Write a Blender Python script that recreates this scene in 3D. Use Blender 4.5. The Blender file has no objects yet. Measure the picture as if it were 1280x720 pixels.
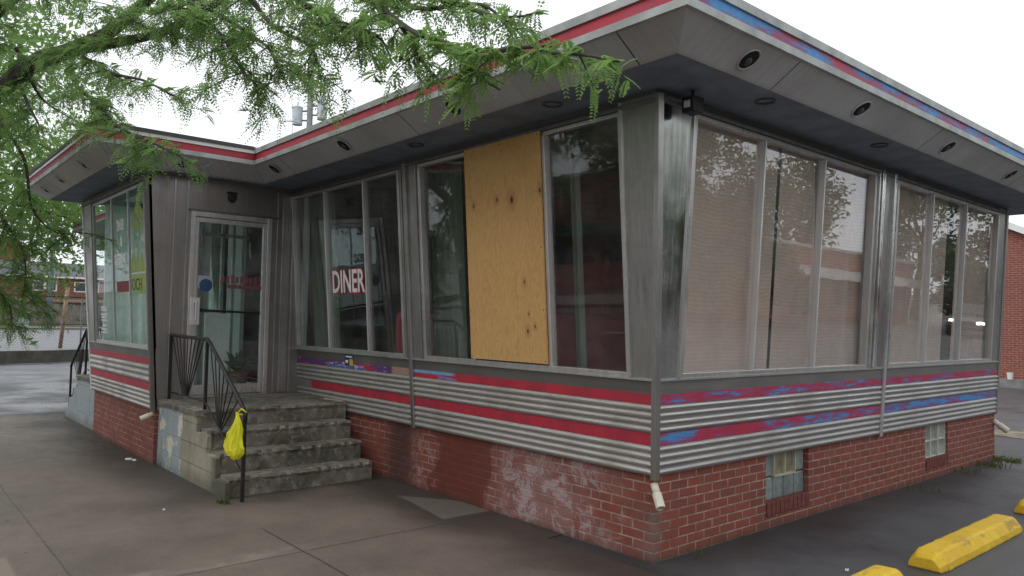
import bpy, math, random
import numpy as np
from mathutils import Vector, Matrix
random.seed(7); rng=np.random.default_rng(11)
S=bpy.context.scene; COL=S.collection
# ------------------------------------------------------------------ helpers
class MB:
    def __init__(s): s.v=[]; s.f=[]
    def add(s,vs,fs):
        b=len(s.v); s.v+= [tuple(v) for v in vs]; s.f+=[tuple(b+i for i in f) for f in fs]; return s
    def hexa(s,p):            # 8 pts: bottom ring 0-3, top ring 4-7
        return s.add(p,[(3,2,1,0),(4,5,6,7),(0,1,5,4),(1,2,6,5),(2,3,7,6),(3,0,4,7)])
    def box(s,x0,x1,y0,y1,z0,z1):
        return s.hexa([(x0,y0,z0),(x1,y0,z0),(x1,y1,z0),(x0,y1,z0),(x0,y0,z1),(x1,y0,z1),(x1,y1,z1),(x0,y1,z1)])
    def tube(s,pts,r,n=8,cap=True):
        pts=[Vector(p) for p in pts]; rs=r if isinstance(r,(list,tuple)) else [r]*len(pts)
        b=len(s.v); up=Vector((0,0,1))
        for i,p in enumerate(pts):
            d=(pts[min(i+1,len(pts)-1)]-pts[max(i-1,0)]).normalized()
            a=d.cross(up if abs(d.z)<.95 else Vector((1,0,0))).normalized(); c=d.cross(a)
            for k in range(n):
                t=2*math.pi*k/n; s.v.append(tuple(p+(a*math.cos(t)+c*math.sin(t))*rs[i]))
        for i in range(len(pts)-1):
            for k in range(n):
                s.f.append((b+i*n+k,b+i*n+(k+1)%n,b+(i+1)*n+(k+1)%n,b+(i+1)*n+k))
        if cap:
            s.f.append(tuple(b+k for k in range(n))[::-1]); s.f.append(tuple(b+(len(pts)-1)*n+k for k in range(n)))
        return s
    def rings(s,rings,closed=True,cap=True):
        b=len(s.v); n=len(rings[0])
        for r in rings: s.v+=[tuple(p) for p in r]
        for i in range(len(rings)-1):
            for k in range(n if closed else n-1):
                s.f.append((b+i*n+k,b+i*n+(k+1)%n,b+(i+1)*n+(k+1)%n,b+(i+1)*n+k))
        if cap and closed:
            s.f.append(tuple(b+k for k in range(n))[::-1]); s.f.append(tuple(b+(len(rings)-1)*n+k for k in range(n)))
        return s
def link(name,me,mat,parent=None,smooth=False,bevel=0):
    o=bpy.data.objects.new(name,me); COL.objects.link(o)
    if mat: me.materials.append(mat)
    if parent: o.parent=parent
    if smooth: me.polygons.foreach_set('use_smooth',[True]*len(me.polygons))
    if bevel:
        m=o.modifiers.new('b','BEVEL'); m.width=bevel; m.segments=2; m.limit_method='ANGLE'
    return o
def obj(name,mb,mat,parent=None,smooth=False,bevel=0):
    me=bpy.data.meshes.new(name); me.from_pydata(mb.v,[],mb.f)
    import bmesh
    bm=bmesh.new(); bm.from_mesh(me); bmesh.ops.recalc_face_normals(bm,faces=bm.faces); bm.to_mesh(me); bm.free()
    return link(name,me,mat,parent,smooth,bevel)
def tag(o,label=None,cat=None,group=None,kind=None):
    if label: o['label']=label
    if cat: o['category']=cat
    if group: o['group']=group
    if kind: o['kind']=kind
    return o
def empty(name,loc=(0,0,0),rz=0):
    o=bpy.data.objects.new(name,None); COL.objects.link(o); o.location=loc; o.rotation_euler=(0,0,rz); o.empty_display_size=.2
    return o
def fix(o):      # children were modelled in world coordinates
    return o
# ------------------------------------------------------------------ node helper
class N:
    def __init__(s,name):
        s.m=bpy.data.materials.new(name); s.m.use_nodes=True; s.t=s.m.node_tree; s.t.nodes.clear()
        s.out=s.t.nodes.new('ShaderNodeOutputMaterial'); s.p=None
    def n(s,typ,**kw):
        x=s.t.nodes.new('ShaderNode'+typ)
        for k,v in kw.items():
            if k in x.inputs.keys() if isinstance(k,str) else False: pass
            setattr(x,k,v)
        return x
    def c(s,a,inp):
        if isinstance(a,bpy.types.NodeSocket): s.t.links.new(a,inp)
        elif a is not None:
            if isinstance(a,(tuple,list)) and inp.type=='RGBA' and len(a)==3: a=(*a,1)
            inp.default_value=a
    def co(s):
        if not hasattr(s,'_co'): s._co=s.n('NewGeometry').outputs['Position']
        return s._co
    def oc(s):
        return s.n('TexCoord').outputs['Object']
    def sep(s,v=None):
        x=s.n('SeparateXYZ'); s.c(v or s.co(),x.inputs[0]); return x.outputs
    def comb(s,x,y,z=0.0):
        c=s.n('CombineXYZ'); s.c(x,c.inputs[0]); s.c(y,c.inputs[1]); s.c(z,c.inputs[2]); return c.outputs[0]
    def ma(s,op,a,b=0.0,c=None,clamp=False):
        x=s.n('Math'); x.operation=op; x.use_clamp=clamp; s.c(a,x.inputs[0]); s.c(b,x.inputs[1])
        if c is not None: s.c(c,x.inputs[2])
        return x.outputs[0]
    def vm(s,v,sc):
        x=s.n('VectorMath'); x.operation='MULTIPLY'; s.c(v,x.inputs[0]); x.inputs[1].default_value=sc; return x.outputs[0]
    def noise(s,scale,detail=3,vec=None,rough=.55,dist=0,col=False):
        x=s.n('TexNoise'); s.c(vec or s.co(),x.inputs['Vector']); x.inputs['Scale'].default_value=scale
        x.inputs['Detail'].default_value=detail; x.inputs['Roughness'].default_value=rough; x.inputs['Distortion'].default_value=dist
        return x.outputs['Color' if col else 'Fac']
    def ramp(s,f,a,b,lo=0.0,hi=1.0):
        x=s.n('MapRange'); x.interpolation_type='SMOOTHSTEP'; s.c(f,x.inputs[0])
        for i,v in enumerate((a,b,lo,hi)): x.inputs[i+1].default_value=v
        return x.outputs[0]
    def mix(s,f,a,b,bt='MIX'):
        x=s.n('Mix'); x.data_type='RGBA'; x.blend_type=bt; s.c(f,x.inputs[0]); s.c(a,x.inputs[6]); s.c(b,x.inputs[7]); return x.outputs[2]
    def band(s,v,a,b,soft=.02):   # 1 between a and b
        return s.ma('MULTIPLY',s.ramp(v,a-soft,a+soft),s.ramp(v,b-soft,b+soft,1,0))
    def bump(s,h,strength=.3,dist=.01,prev=None):
        x=s.n('Bump'); x.inputs['Strength'].default_value=strength; x.inputs['Distance'].default_value=dist; s.c(h,x.inputs['Height'])
        if prev: s.c(prev,x.inputs['Normal'])
        return x.outputs[0]
    def fin(s,col,rough=.7,metal=0.0,normal=None,spec=None,em=None,ems=0,trans=None):
        p=s.n('BsdfPrincipled'); s.c(col,p.inputs['Base Color']); s.c(rough,p.inputs['Roughness']); s.c(metal,p.inputs['Metallic'])
        if normal is not None: s.c(normal,p.inputs['Normal'])
        if spec is not None: p.inputs['Specular IOR Level'].default_value=spec
        if em: s.c(em,p.inputs['Emission Color']); p.inputs['Emission Strength'].default_value=ems
        s.t.links.new(p.outputs[0],s.out.inputs[0]); s.p=p; return s.m
def simple(name,col,rough=.7,metal=0.0,var=.25,scale=6,bump=.1):
    n=N(name); f=n.noise(scale,5); g=n.noise(scale*9,3)
    k=n.ma('ADD',n.ma('MULTIPLY',n.ramp(f,.3,.7),.7),n.ma('MULTIPLY',g,.3))
    c=n.mix(k,tuple(x*(1-var) for x in col),tuple(min(1,x*(1+var)) for x in col))
    return n.fin(c,n.ramp(g,.2,.8,max(0,rough-.08),min(1,rough+.08)),metal,n.bump(g,bump,.004))
# ------------------------------------------------------------------ materials
def mat_brick(name,axis,facade=True,base=(.27,.085,.060),dark=(.18,.058,.045),mort=(.40,.28,.23)):
    n=N(name); x,y,z=n.sep()
    nx=n.ma('GREATER_THAN',n.ma('ABSOLUTE',n.sep(n.n('NewGeometry').outputs['True Normal'])[0]),.5)
    h=n.ma('ADD',n.ma('MULTIPLY',y,nx),n.ma('MULTIPLY',x,n.ma('SUBTRACT',1.0,nx)))
    wob=n.noise(1.3,2)
    vec=n.comb(h,n.ma('ADD',z,n.ma('MULTIPLY',n.ma('SUBTRACT',wob,.5),.006)))
    b=n.n('TexBrick'); n.c(vec,b.inputs['Vector']); b.offset=.5
    b.inputs['Scale'].default_value=1; b.inputs['Brick Width'].default_value=.205; b.inputs['Row Height'].default_value=.0677
    b.inputs['Mortar Size'].default_value=.0068; b.inputs['Mortar Smooth'].default_value=.35; b.inputs['Bias'].default_value=.1
    n.c(base,b.inputs['Color1']); n.c(dark,b.inputs['Color2']); n.c(base,b.inputs['Mortar'])
    fine=n.noise(60,4); med=n.noise(9,4); big=n.noise(1.7,5)
    col=n.mix(n.ramp(med,.3,.75),b.outputs['Color'],(.25,.062,.042))
    col=n.mix(n.ma('MULTIPLY',n.ramp(fine,.5,.8),.4),col,(.07,.028,.024))
    mo=n.mix(n.ramp(n.noise(14,3),.35,.65),mort,tuple(v*.6 for v in mort))
    mask=b.outputs['Fac']
    if facade and axis=='x':
        # solid repainted patch with ragged edges, and the white efflorescence to the right of it
        xr=n.ma('ADD',x,n.ma('MULTIPLY',n.ma('SUBTRACT',n.noise(3.2,4),.5),.75))
        xq=n.ma('ADD',xr,n.ma('MULTIPLY',z,-.35))
        patch=n.ma('MULTIPLY',n.band(xq,-2.74,-1.92,.05),.88)
        xe=n.ma('ADD',x,n.ma('MULTIPLY',n.ma('SUBTRACT',n.noise(1.9,3),.5),1.2))
        fz=n.noise(5.5,9,rough=.8,dist=.6); cen=n.ma('MULTIPLY',n.band(xe,-1.55,-.70,.35),n.ramp(z,.52,.30)); eff=n.ma('MULTIPLY',n.band(xe,-1.75,-.40,.35),n.ma('ADD',n.ma('MULTIPLY',n.ramp(fz,.50,.60),n.ma('ADD',.55,n.ma('MULTIPLY',cen,.9))),n.ma('MULTIPLY',n.ramp(n.noise(2.2,4),.35,.6),.30)),clamp=True)
        eff2=n.ma('MULTIPLY',n.band(xe,-3.15,-2.75,.2),n.ramp(n.noise(9,6,rough=.7),.45,.65))
        eff3=n.ma('MULTIPLY',n.band(xe,-8.0,-6.9,.3),n.ramp(n.noise(6,6,rough=.7),.5,.75))
        stain=n.ma('MULTIPLY',n.band(x,-3.5,-3.05,.14),.75)
        faded=n.ma('MULTIPLY',n.ramp(n.noise(2.4,4),.42,.6),.8)
        col=n.mix(mask,col,mo); col=n.mix(n.ma('MULTIPLY',faded,n.ma('MULTIPLY',mask,.8)),col,(.13,.042,.036))
        col=n.mix(patch,col,n.mix(big,(.155,.038,.028),(.125,.032,.025)))
        k=n.ma('MULTIPLY',n.ma('MAXIMUM',eff,n.ma('MAXIMUM',n.ma('MULTIPLY',eff2,.6),n.ma('MULTIPLY',eff3,.5))),n.ma('SUBTRACT',1.0,patch))
        col=n.mix(n.ma('MULTIPLY',k,.62),col,(.50,.43,.44))
        col=n.mix(stain,col,(.050,.030,.026))
        bh=n.ma('MULTIPLY',n.ma('SUBTRACT',1.0,mask),n.ma('SUBTRACT',1.0,n.ma('MULTIPLY',patch,.75)))
    else:
        col=n.mix(mask,col,mo); bh=n.ma('SUBTRACT',1.0,mask)
    if facade:
        # splash stain below the spout and grime along the ground
        dx=n.ma('ABSOLUTE',n.ma('ADD',h,0.0)); 
        sp=n.ma('MULTIPLY',n.ramp(n.ma('ADD',dx,n.ma('MULTIPLY',n.noise(7,6,rough=.7),.42)),.20,.40,1,0),n.ramp(z,.30,.42,1,0))
        col=n.mix(n.ma('MULTIPLY',sp,.5),col,(.20,.165,.15))
        gr=n.ramp(n.ma('ADD',z,n.ma('MULTIPLY',n.noise(5,5),.14)),.04,.16,1,0)
        col=n.mix(n.ma('MULTIPLY',gr,.6),col,(.055,.045,.036))
    hh=n.ma('ADD',bh,n.ma('MULTIPLY',fine,.25))
    return n.fin(col,n.ramp(med,.2,.8,.62,.85),0.0,n.bump(hh,.75,.006),spec=.35)
brickA=mat_brick('brick_street','x'); brickB=mat_brick('brick_lot','y')
brickFx=mat_brick('brick_far_x','x',False); brickFy=mat_brick('brick_far_y','y',False)
def mat_steel(name,axis,base=.40,rough=.34,streak='v',tint=(1,.985,.96),dirt=.5,metal=.92):
    n=N(name); x,y,z=n.sep()
    if streak=='v': vec=n.comb(n.ma('MULTIPLY',x,55),n.ma('MULTIPLY',y,55),n.ma('MULTIPLY',z,1.2))
    elif streak=='x': vec=n.comb(n.ma('MULTIPLY',x,1.2),n.ma('MULTIPLY',y,1.2),n.ma('MULTIPLY',z,70))
    st=n.noise(1,4,vec); big=n.noise(2.2,5); fine=n.noise(90,2)
    col=n.mix(n.ramp(st,.3,.7),tuple(base*.90*t for t in tint),tuple(min(1,base*1.06*t) for t in tint))
    col=n.mix(n.ma('MULTIPLY',n.ramp(big,.42,.75),dirt),col,(.17,.145,.12))
    col=n.mix(n.ma('MULTIPLY',n.ramp(n.noise(24,6,rough=.7),.60,.78),dirt*.8),col,(.10,.085,.07))
    r=n.ma('ADD',n.ramp(big,.25,.75,rough-.07,rough+.13),n.ma('MULTIPLY',n.ma('SUBTRACT',st,.5),.14))
    me=n.ma('SUBTRACT',metal,n.ma('MULTIPLY',n.ramp(big,.42,.75),dirt*.7))
    return n.fin(col,r,me,n.bump(n.ma('ADD',st,n.ma('MULTIPLY',n.noise(4,2),2.5)),.10,.006))
steelV=mat_steel('steel_brushed_upright','x')
steelP=mat_steel('steel_polished_pier','x',.58,.20,'v',(1,1,.98),.2,.98)
steelH=mat_steel('steel_corrugated','x',.50,.44,'x',(1,.955,.91),.55,.68)
steelHB=mat_steel('steel_corrugated_lot','y',.46,.38,'x',(1,.97,.95),.4,.85)
steelD=mat_steel('steel_band_dull','x',.17,.50,'x',(1,.93,.87),.4,.6)
steelDoor=mat_steel('steel_door_wall','x',.29,.42,'v',(1,.94,.9),.5,.8)
alum=mat_steel('aluminium_trim','x',.66,.33,'v',(1,.99,.97),.35,.9)
alumW=mat_steel('aluminium_mullion','x',.78,.40,'v',(1,1,1),.15,.75)
eaveMat=mat_steel('eave_panel_metal','x',.80,.55,'v',(.95,.98,1.04),.12,.0)
def mat_eave():
    n=N('eave_panel_weathered'); x,y,z=n.sep(); nx=n.ma('GREATER_THAN',n.ma('ABSOLUTE',n.sep(n.n('NewGeometry').outputs['True Normal'])[0]),.3)
    h=n.ma('ADD',n.ma('MULTIPLY',y,nx),n.ma('MULTIPLY',x,n.ma('SUBTRACT',1.0,nx)))
    st=n.noise(1,5,n.comb(n.ma('MULTIPLY',h,22),n.ma('MULTIPLY',z,1.2),0.0),.7); bg=n.noise(1.6,5)
    col=n.mix(n.ramp(bg,.3,.7),(.50,.52,.55),(.40,.40,.41)); col=n.mix(n.ma('MULTIPLY',n.ramp(st,.50,.75),.45),col,(.23,.20,.17))
    col=n.mix(n.ma('MULTIPLY',n.ramp(n.noise(30,5,rough=.75),.62,.75),.6),col,(.14,.11,.09))
    fr=n.ma('ABSOLUTE',n.ma('SUBTRACT',n.ma('FRACT',n.ma('ADD',n.ma('MULTIPLY',h,.41),.35)),.5)); sm=n.ramp(fr,.0015,.003,1,0)
    col=n.mix(sm,col,(.05,.05,.05)); col=n.mix(n.ma('MULTIPLY',n.ramp(n.ma('ADD',z,n.ma('MULTIPLY',st,.03)),3.255,3.285,1,0),.4),col,(.20,.17,.15))
    return n.fin(col,.5,.0,n.bump(n.ma('SUBTRACT',n.ma('MULTIPLY',n.noise(3,2),.8),sm),.25,.01),spec=.4)
eaveMat=mat_eave()
trimPale=simple('fascia_pale_strip',(.36,.38,.37),.5,.2,.30,5)
soffitDark=simple('soffit_haze_blue',(.15,.19,.245),.6,0,.3,4)  # dark soffit with bluish lens haze put into its colour
black=simple('black_metal',(.018,.017,.017),.5,.2,.4,20)
rail_m=simple('rail_black_iron',(.022,.020,.020),.5,.3,.5,30,.3)
rubber=simple('dark_gap',(.012,.012,.012),.8)
def mat_stripe(name,ax,mode):
    n=N(name); x,y,z=n.sep(); h=x if ax=='x' else y
    red=n.mix(n.ramp(n.noise(5,5),.3,.7),(.50,.030,.055),(.36,.028,.052))
    blue=n.mix(n.noise(18,3),(.030,.17,.50),(.085,.33,.62)); purple=n.mix(n.noise(22,3),(.15,.045,.15),(.075,.06,.22))
    lay=n.noise(1,5,n.comb(n.ma('MULTIPLY',h,1.5),n.ma('MULTIPLY',z,9),0.0),.72)
    fl=n.noise(1,6,n.comb(n.ma('MULTIPLY',h,7),n.ma('MULTIPLY',z,34),3.0),.75)
    if mode=='red':
        c=n.mix(n.ma('MULTIPLY',n.ramp(fl,.60,.68),.5),red,purple)
        zone=n.ma('MULTIPLY',n.band(h,-2.98,-2.30,.06),n.ramp(n.ma('ADD',z,n.ma('MULTIPLY',fl,.03)),1.150,1.162))
        c=n.mix(zone,c,(.16,.38,.62))
        z2=n.ma('MULTIPLY',n.ma('MULTIPLY',n.band(h,-2.55,-2.28,.05),n.ramp(fl,.46,.5)),n.ramp(z,1.12,1.135,1,0))
        c=n.mix(n.ma('MULTIPLY',z2,n.ramp(z,1.0,1.05)),c,(.12,.30,.58))
    elif mode=='peel':   # left bay, upper stripe: scraped to blue, white and bare primer
        c=n.mix(n.ramp(lay,.42,.55),red,purple)
        c=n.mix(n.ramp(fl,.60,.64),c,(.62,.62,.66))
        bz=n.band(h,-4.75,-3.95,.12); bl=n.ma('MULTIPLY',bz,n.ramp(n.ma('ADD',fl,n.ma('MULTIPLY',n.ma('SUBTRACT',1.14,z),6)),.46,.52))
        c=n.mix(bl,c,n.mix(n.ramp(fl,.52,.58),(.06,.14,.44),(.66,.68,.76)))
        tan=n.ma('MULTIPLY',n.ramp(n.ma('ADD',h,n.ma('MULTIPLY',fl,.12)),-3.33,-3.29),1.0)
        c=n.mix(tan,c,n.mix(fl,(.25,.15,.12),(.46,.33,.27)))
    elif mode=='mixed':
        k=n.ramp(lay,.46,.54); c=n.mix(k,n.mix(n.ramp(fl,.42,.6),red,(.38,.035,.10)),n.mix(n.ramp(lay,.54,.60),n.mix(fl,(.16,.10,.26),(.30,.08,.18)),blue))
        c=n.mix(n.ma('MULTIPLY',n.ramp(n.noise(40,5,rough=.8),.66,.70),.7),c,(.5,.5,.56))
    elif mode=='bluish':
        k=n.ramp(lay,.40,.46); c=n.mix(k,n.mix(fl,red,(.16,.08,.22)),n.mix(n.ramp(lay,.46,.56),n.mix(fl,(.13,.12,.30),(.25,.08,.18)),blue))
    elif mode=='fascia':
        k=n.ramp(lay,.42,.50); c=n.mix(k,red,n.mix(n.ramp(lay,.50,.58),n.mix(fl,(.14,.12,.28),(.26,.08,.18)),blue))
    elif mode=='fasciared':
        c=n.mix(n.ma('MULTIPLY',n.ramp(lay,.5,.7),.7),red,(.30,.06,.11))
    return n.fin(c,.55,0.0,n.bump(fl,.25,.002))
SR=mat_stripe('red_stripe_paint','x','red'); SP=mat_stripe('peeling_stripe_paint','x','peel')
SM=mat_stripe('red_blue_stripe_paint','y','mixed'); SB=mat_stripe('blue_stripe_paint','y','bluish')
SF=mat_stripe('fascia_stripe_lot','y','fascia'); SFR=mat_stripe('fascia_stripe_street','x','fasciared')
def mat_glass(name,tint=(.80,.85,.83),r0=.07,pw=4.0,top=.85,dirt=.05,rough=0.0):
    n=N(name); lw=n.n('LayerWeight'); lw.inputs['Blend'].default_value=.5
    f=n.ma('ADD',n.ma('MULTIPLY',n.ma('POWER',lw.outputs['Facing'],pw),top),r0,clamp=True)
    tr=n.n('BsdfTransparent'); n.c(tint,tr.inputs[0])
    gl=n.n('BsdfGlossy'); gl.inputs['Roughness'].default_value=rough; n.c((.97,.98,1.0),gl.inputs[0])
    n.c(n.bump(n.noise(1.6,2),.05,.02),gl.inputs['Normal'])
    m1=n.n('MixShader'); n.c(f,m1.inputs[0]); n.t.links.new(tr.outputs[0],m1.inputs[1]); n.t.links.new(gl.outputs[0],m1.inputs[2])
    df=n.n('BsdfDiffuse'); n.c((.42,.43,.42),df.inputs[0])
    d=n.ma('MULTIPLY',n.ramp(n.noise(2.5,6,rough=.7),.3,.8),dirt*2)
    m2=n.n('MixShader'); n.c(d,m2.inputs[0]); n.t.links.new(m1.outputs[0],m2.inputs[1]); n.t.links.new(df.outputs[0],m2.inputs[2])
    n.t.links.new(m2.outputs[0],n.out.inputs[0]); return n.m
glassA=mat_glass('window_glass_street',(.94,.955,.945),.032,4,.45,.03)
glassB=mat_glass('window_glass_lot',(.985,.985,.98),.06,2.6,.36,.05)
glassV=mat_glass('window_glass_vestibule',(.92,.965,.955),.028,4.5,.14,.06)
def mat_ply():
    n=N('plywood_sheet'); x,y,z=n.sep()
    base=n.comb(n.ma('MULTIPLY',x,9),0.0,n.ma('MULTIPLY',z,1.25))
    w=n.noise(1.4,3,base,.5,1.3); rings=n.ma('FRACT',n.ma('MULTIPLY',w,11)); r2=n.ramp(rings,.0,.9)
    f=n.noise(1,3,n.comb(n.ma('MULTIPLY',x,160),0.0,n.ma('MULTIPLY',z,8)))
    c=n.mix(r2,(.60,.345,.125),(.74,.455,.185)); c=n.mix(n.ma('MULTIPLY',f,.5),c,(.50,.29,.12))
    c=n.mix(n.ma('MULTIPLY',n.ramp(n.noise(1.5,3),.5,.8),.35),c,(.42,.22,.08))
    for kx,kz,kr in ((-1.87,2.66,.018),(-1.55,2.68,.018),(-1.36,2.66,.034),(-1.02,2.70,.020),(-1.24,1.98,.016),(-1.20,1.72,.012),(-1.22,1.58,.020),(-1.13,1.62,.014)):
        dx=n.ma('SUBTRACT',x,kx); dz=n.ma('MULTIPLY',n.ma('SUBTRACT',z,kz),.62)
        d=n.ma('SQRT',n.ma('ADD',n.ma('MULTIPLY',dx,dx),n.ma('MULTIPLY',dz,dz)))
        c=n.mix(n.ma('MULTIPLY',n.ramp(d,kr*.6,kr*2.6,1,0),.45),c,(.34,.15,.05))
        c=n.mix(n.ramp(d,kr*.35,kr*.7,1,0),c,(.09,.04,.02))
    return n.fin(c,.62,0.0,n.bump(f,.12,.002),spec=.3)
plyM=mat_ply(); plyEdge=simple('plywood_edge',(.40,.24,.12),.8)
def mat_asphalt(name,base=(.052,.052,.054),wet=.5,pale=(.10,.098,.098)):
    n=N(name); a=n.noise(160,3); b=n.noise(.7,6,rough=.65); c=n.noise(9,4)
    col=n.mix(n.ramp(a,.42,.68),base,pale); col=n.mix(n.ramp(b,.35,.70),col,tuple(v*.62 for v in base)); 
    col=n.mix(n.ma('MULTIPLY',n.ramp(c,.5,.8),.35),col,tuple(v*1.7 for v in base))
    v=n.n('TexVoronoi'); v.feature='DISTANCE_TO_EDGE'; v.inputs['Scale'].default_value=.8
    vv=n.n('VectorMath'); vv.operation='ADD'; n.c(n.co(),vv.inputs[0]); n.c(n.vm(n.noise(2,4,col=True),(.6,.6,.6)),vv.inputs[1]); n.c(vv.outputs[0],v.inputs['Vector'])
    crack=n.ma('MULTIPLY',n.ramp(v.outputs['Distance'],.002,.012,1,0),n.ramp(n.noise(.6,2),.5,.6))
    col=n.mix(n.ma('MULTIPLY',crack,.7),col,(.02,.02,.02))
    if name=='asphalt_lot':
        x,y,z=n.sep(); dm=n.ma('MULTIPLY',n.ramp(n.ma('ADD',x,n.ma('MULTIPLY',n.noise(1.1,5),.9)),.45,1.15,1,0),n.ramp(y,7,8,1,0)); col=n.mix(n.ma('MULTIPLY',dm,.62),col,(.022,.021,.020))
    r=n.ramp(b,.3,.7,.85-wet*.2,.85-wet*.85)
    return n.fin(col,r,0.0,n.bump(n.ma('SUBTRACT',n.ma('MULTIPLY',a,n.ramp(b,.3,.7,1,.45)),crack),.35,.005))
asph=mat_asphalt('asphalt_lot',(.060,.060,.064),.6,(.13,.128,.13)); asphWet=mat_asphalt('asphalt_wet_sky_tint',(.11,.115,.125),.75,(.17,.175,.19)); roadM=mat_asphalt('road_surface',(.17,.175,.185),.5,(.24,.245,.255))  # asphWet: lighter bluish base puts sky reflection into the wet asphalt colour
def mat_walk():
    n=N('sidewalk_concrete'); x,y,z=n.sep()
    a=n.noise(140,3); b=n.noise(.55,6,rough=.62); c=n.noise(5,6,rough=.7)
    col=n.mix(n.ramp(b,.34,.68),(.178,.140,.113),(.104,.083,.068)); col=n.mix(n.ma('MULTIPLY',n.ramp(c,.45,.8),.45),col,(.085,.066,.056))
    col=n.mix(n.ma('MULTIPLY',n.ramp(a,.52,.72),.55),col,(.26,.23,.20)); col=n.mix(n.ma('MULTIPLY',n.ramp(n.noise(210,2),.56,.68),.6),col,(.035,.03,.027)); col=n.mix(n.ramp(n.noise(13,2),.745,.76),col,(.03,.028,.025))
    # damp dark run-off along the foot of the walls
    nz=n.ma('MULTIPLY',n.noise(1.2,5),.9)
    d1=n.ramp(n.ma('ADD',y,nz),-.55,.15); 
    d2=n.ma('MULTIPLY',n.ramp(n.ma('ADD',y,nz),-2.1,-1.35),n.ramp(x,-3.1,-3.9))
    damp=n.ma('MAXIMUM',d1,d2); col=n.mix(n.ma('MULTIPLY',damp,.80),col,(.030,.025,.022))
    # slab joints
    wx=n.ma('MULTIPLY',n.ma('SUBTRACT',n.noise(3,3),.5),.03)
    def line(v,c,w=.0045): return n.ramp(n.ma('ABSOLUTE',n.ma('SUBTRACT',n.ma('ADD',v,wx),c)),w,w*2.2,1,0)
    j=n.ma('MULTIPLY',line(y,-3.14),.45); 
    for cx in (-1.70,1.0,-11.2,-13.2,-15.2): j=n.ma('MAXIMUM',j,n.ma('MULTIPLY',line(x,cx),1.0))
    j=n.ma('MAXIMUM',j,n.ma('MULTIPLY',line(y,-1.77),n.ramp(x,-2.5,-2.3)))
    j=n.ma('MAXIMUM',j,n.ma('MULTIPLY',line(x,-8.9,.02),.4))
    pale=n.ma('MULTIPLY',n.ma('MULTIPLY',n.ramp(n.ma('ADD',x,n.ma('MULTIPLY',n.noise(4,3),.1)),-2.15,-1.75),n.ramp(x,-1.72,-1.70,1,0)),n.ramp(y,-1.85,-1.75,0,1))
    col=n.mix(n.ma('MULTIPLY',n.ma('MULTIPLY',n.ramp(n.ma('ABSOLUTE',n.ma('ADD',x,1.80)),.05,.13,1,0),n.ma('MULTIPLY',n.ramp(y,-1.6,-1.9),n.ramp(n.noise(4,5),.35,.65))),.5),col,(.30,.255,.22))
    slab=n.ma('MULTIPLY',n.ramp(x,-2.78,-2.74,0,1),n.ma('MULTIPLY',n.ramp(x,-1.75,-1.7,1,0),n.ramp(y,-3.42,-3.39,1,0)))
    col=n.mix(n.ma('MULTIPLY',slab,.5),col,(.27,.235,.19))
    # trowelled pale concrete skirt under the red repainted bricks
    yk=n.ma('ADD',y,n.ma('MULTIPLY',n.ma('SUBTRACT',n.noise(3,3),.5),.06))
    xk=n.ma('ADD',x,n.ma('MULTIPLY',n.ma('SUBTRACT',n.noise(5,3),.5),.05))
    t1=n.ramp(n.ma('ADD',yk,n.ma('MULTIPLY',n.ma('ADD',xk,1.81),.15)),-.48,-.46); t2=n.ramp(n.ma('SUBTRACT',yk,n.ma('MULTIPLY',n.ma('ADD',xk,2.75),.70)),-.34,-.30,1,0)
    tri=n.ma('MULTIPLY',n.ma('MULTIPLY',t1,t2),n.ramp(xk,-1.83,-1.80,1,0))
    col=n.mix(n.ma('MULTIPLY',tri,.55),col,(.20,.18,.155))
    moss=n.ma('MULTIPLY',n.ma('MULTIPLY',j,n.ramp(n.noise(2,3),.45,.6)),.6)
    col=n.mix(n.ma('MULTIPLY',j,.8),col,(.030,.026,.020)); col=n.mix(moss,col,(.04,.055,.02))
    r=n.ma('ADD',n.ramp(b,.34,.68,.62,.40),n.ma('MULTIPLY',n.ramp(c,.3,.8),.15))
    hh=n.ma('SUBTRACT',n.ma('ADD',n.ma('MULTIPLY',a,.25),n.ma('MULTIPLY',c,.4)),n.ma('MULTIPLY',j,1.5))
    return n.fin(col,r,0.0,n.bump(hh,.4,.006))
walkM=mat_walk()
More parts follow.
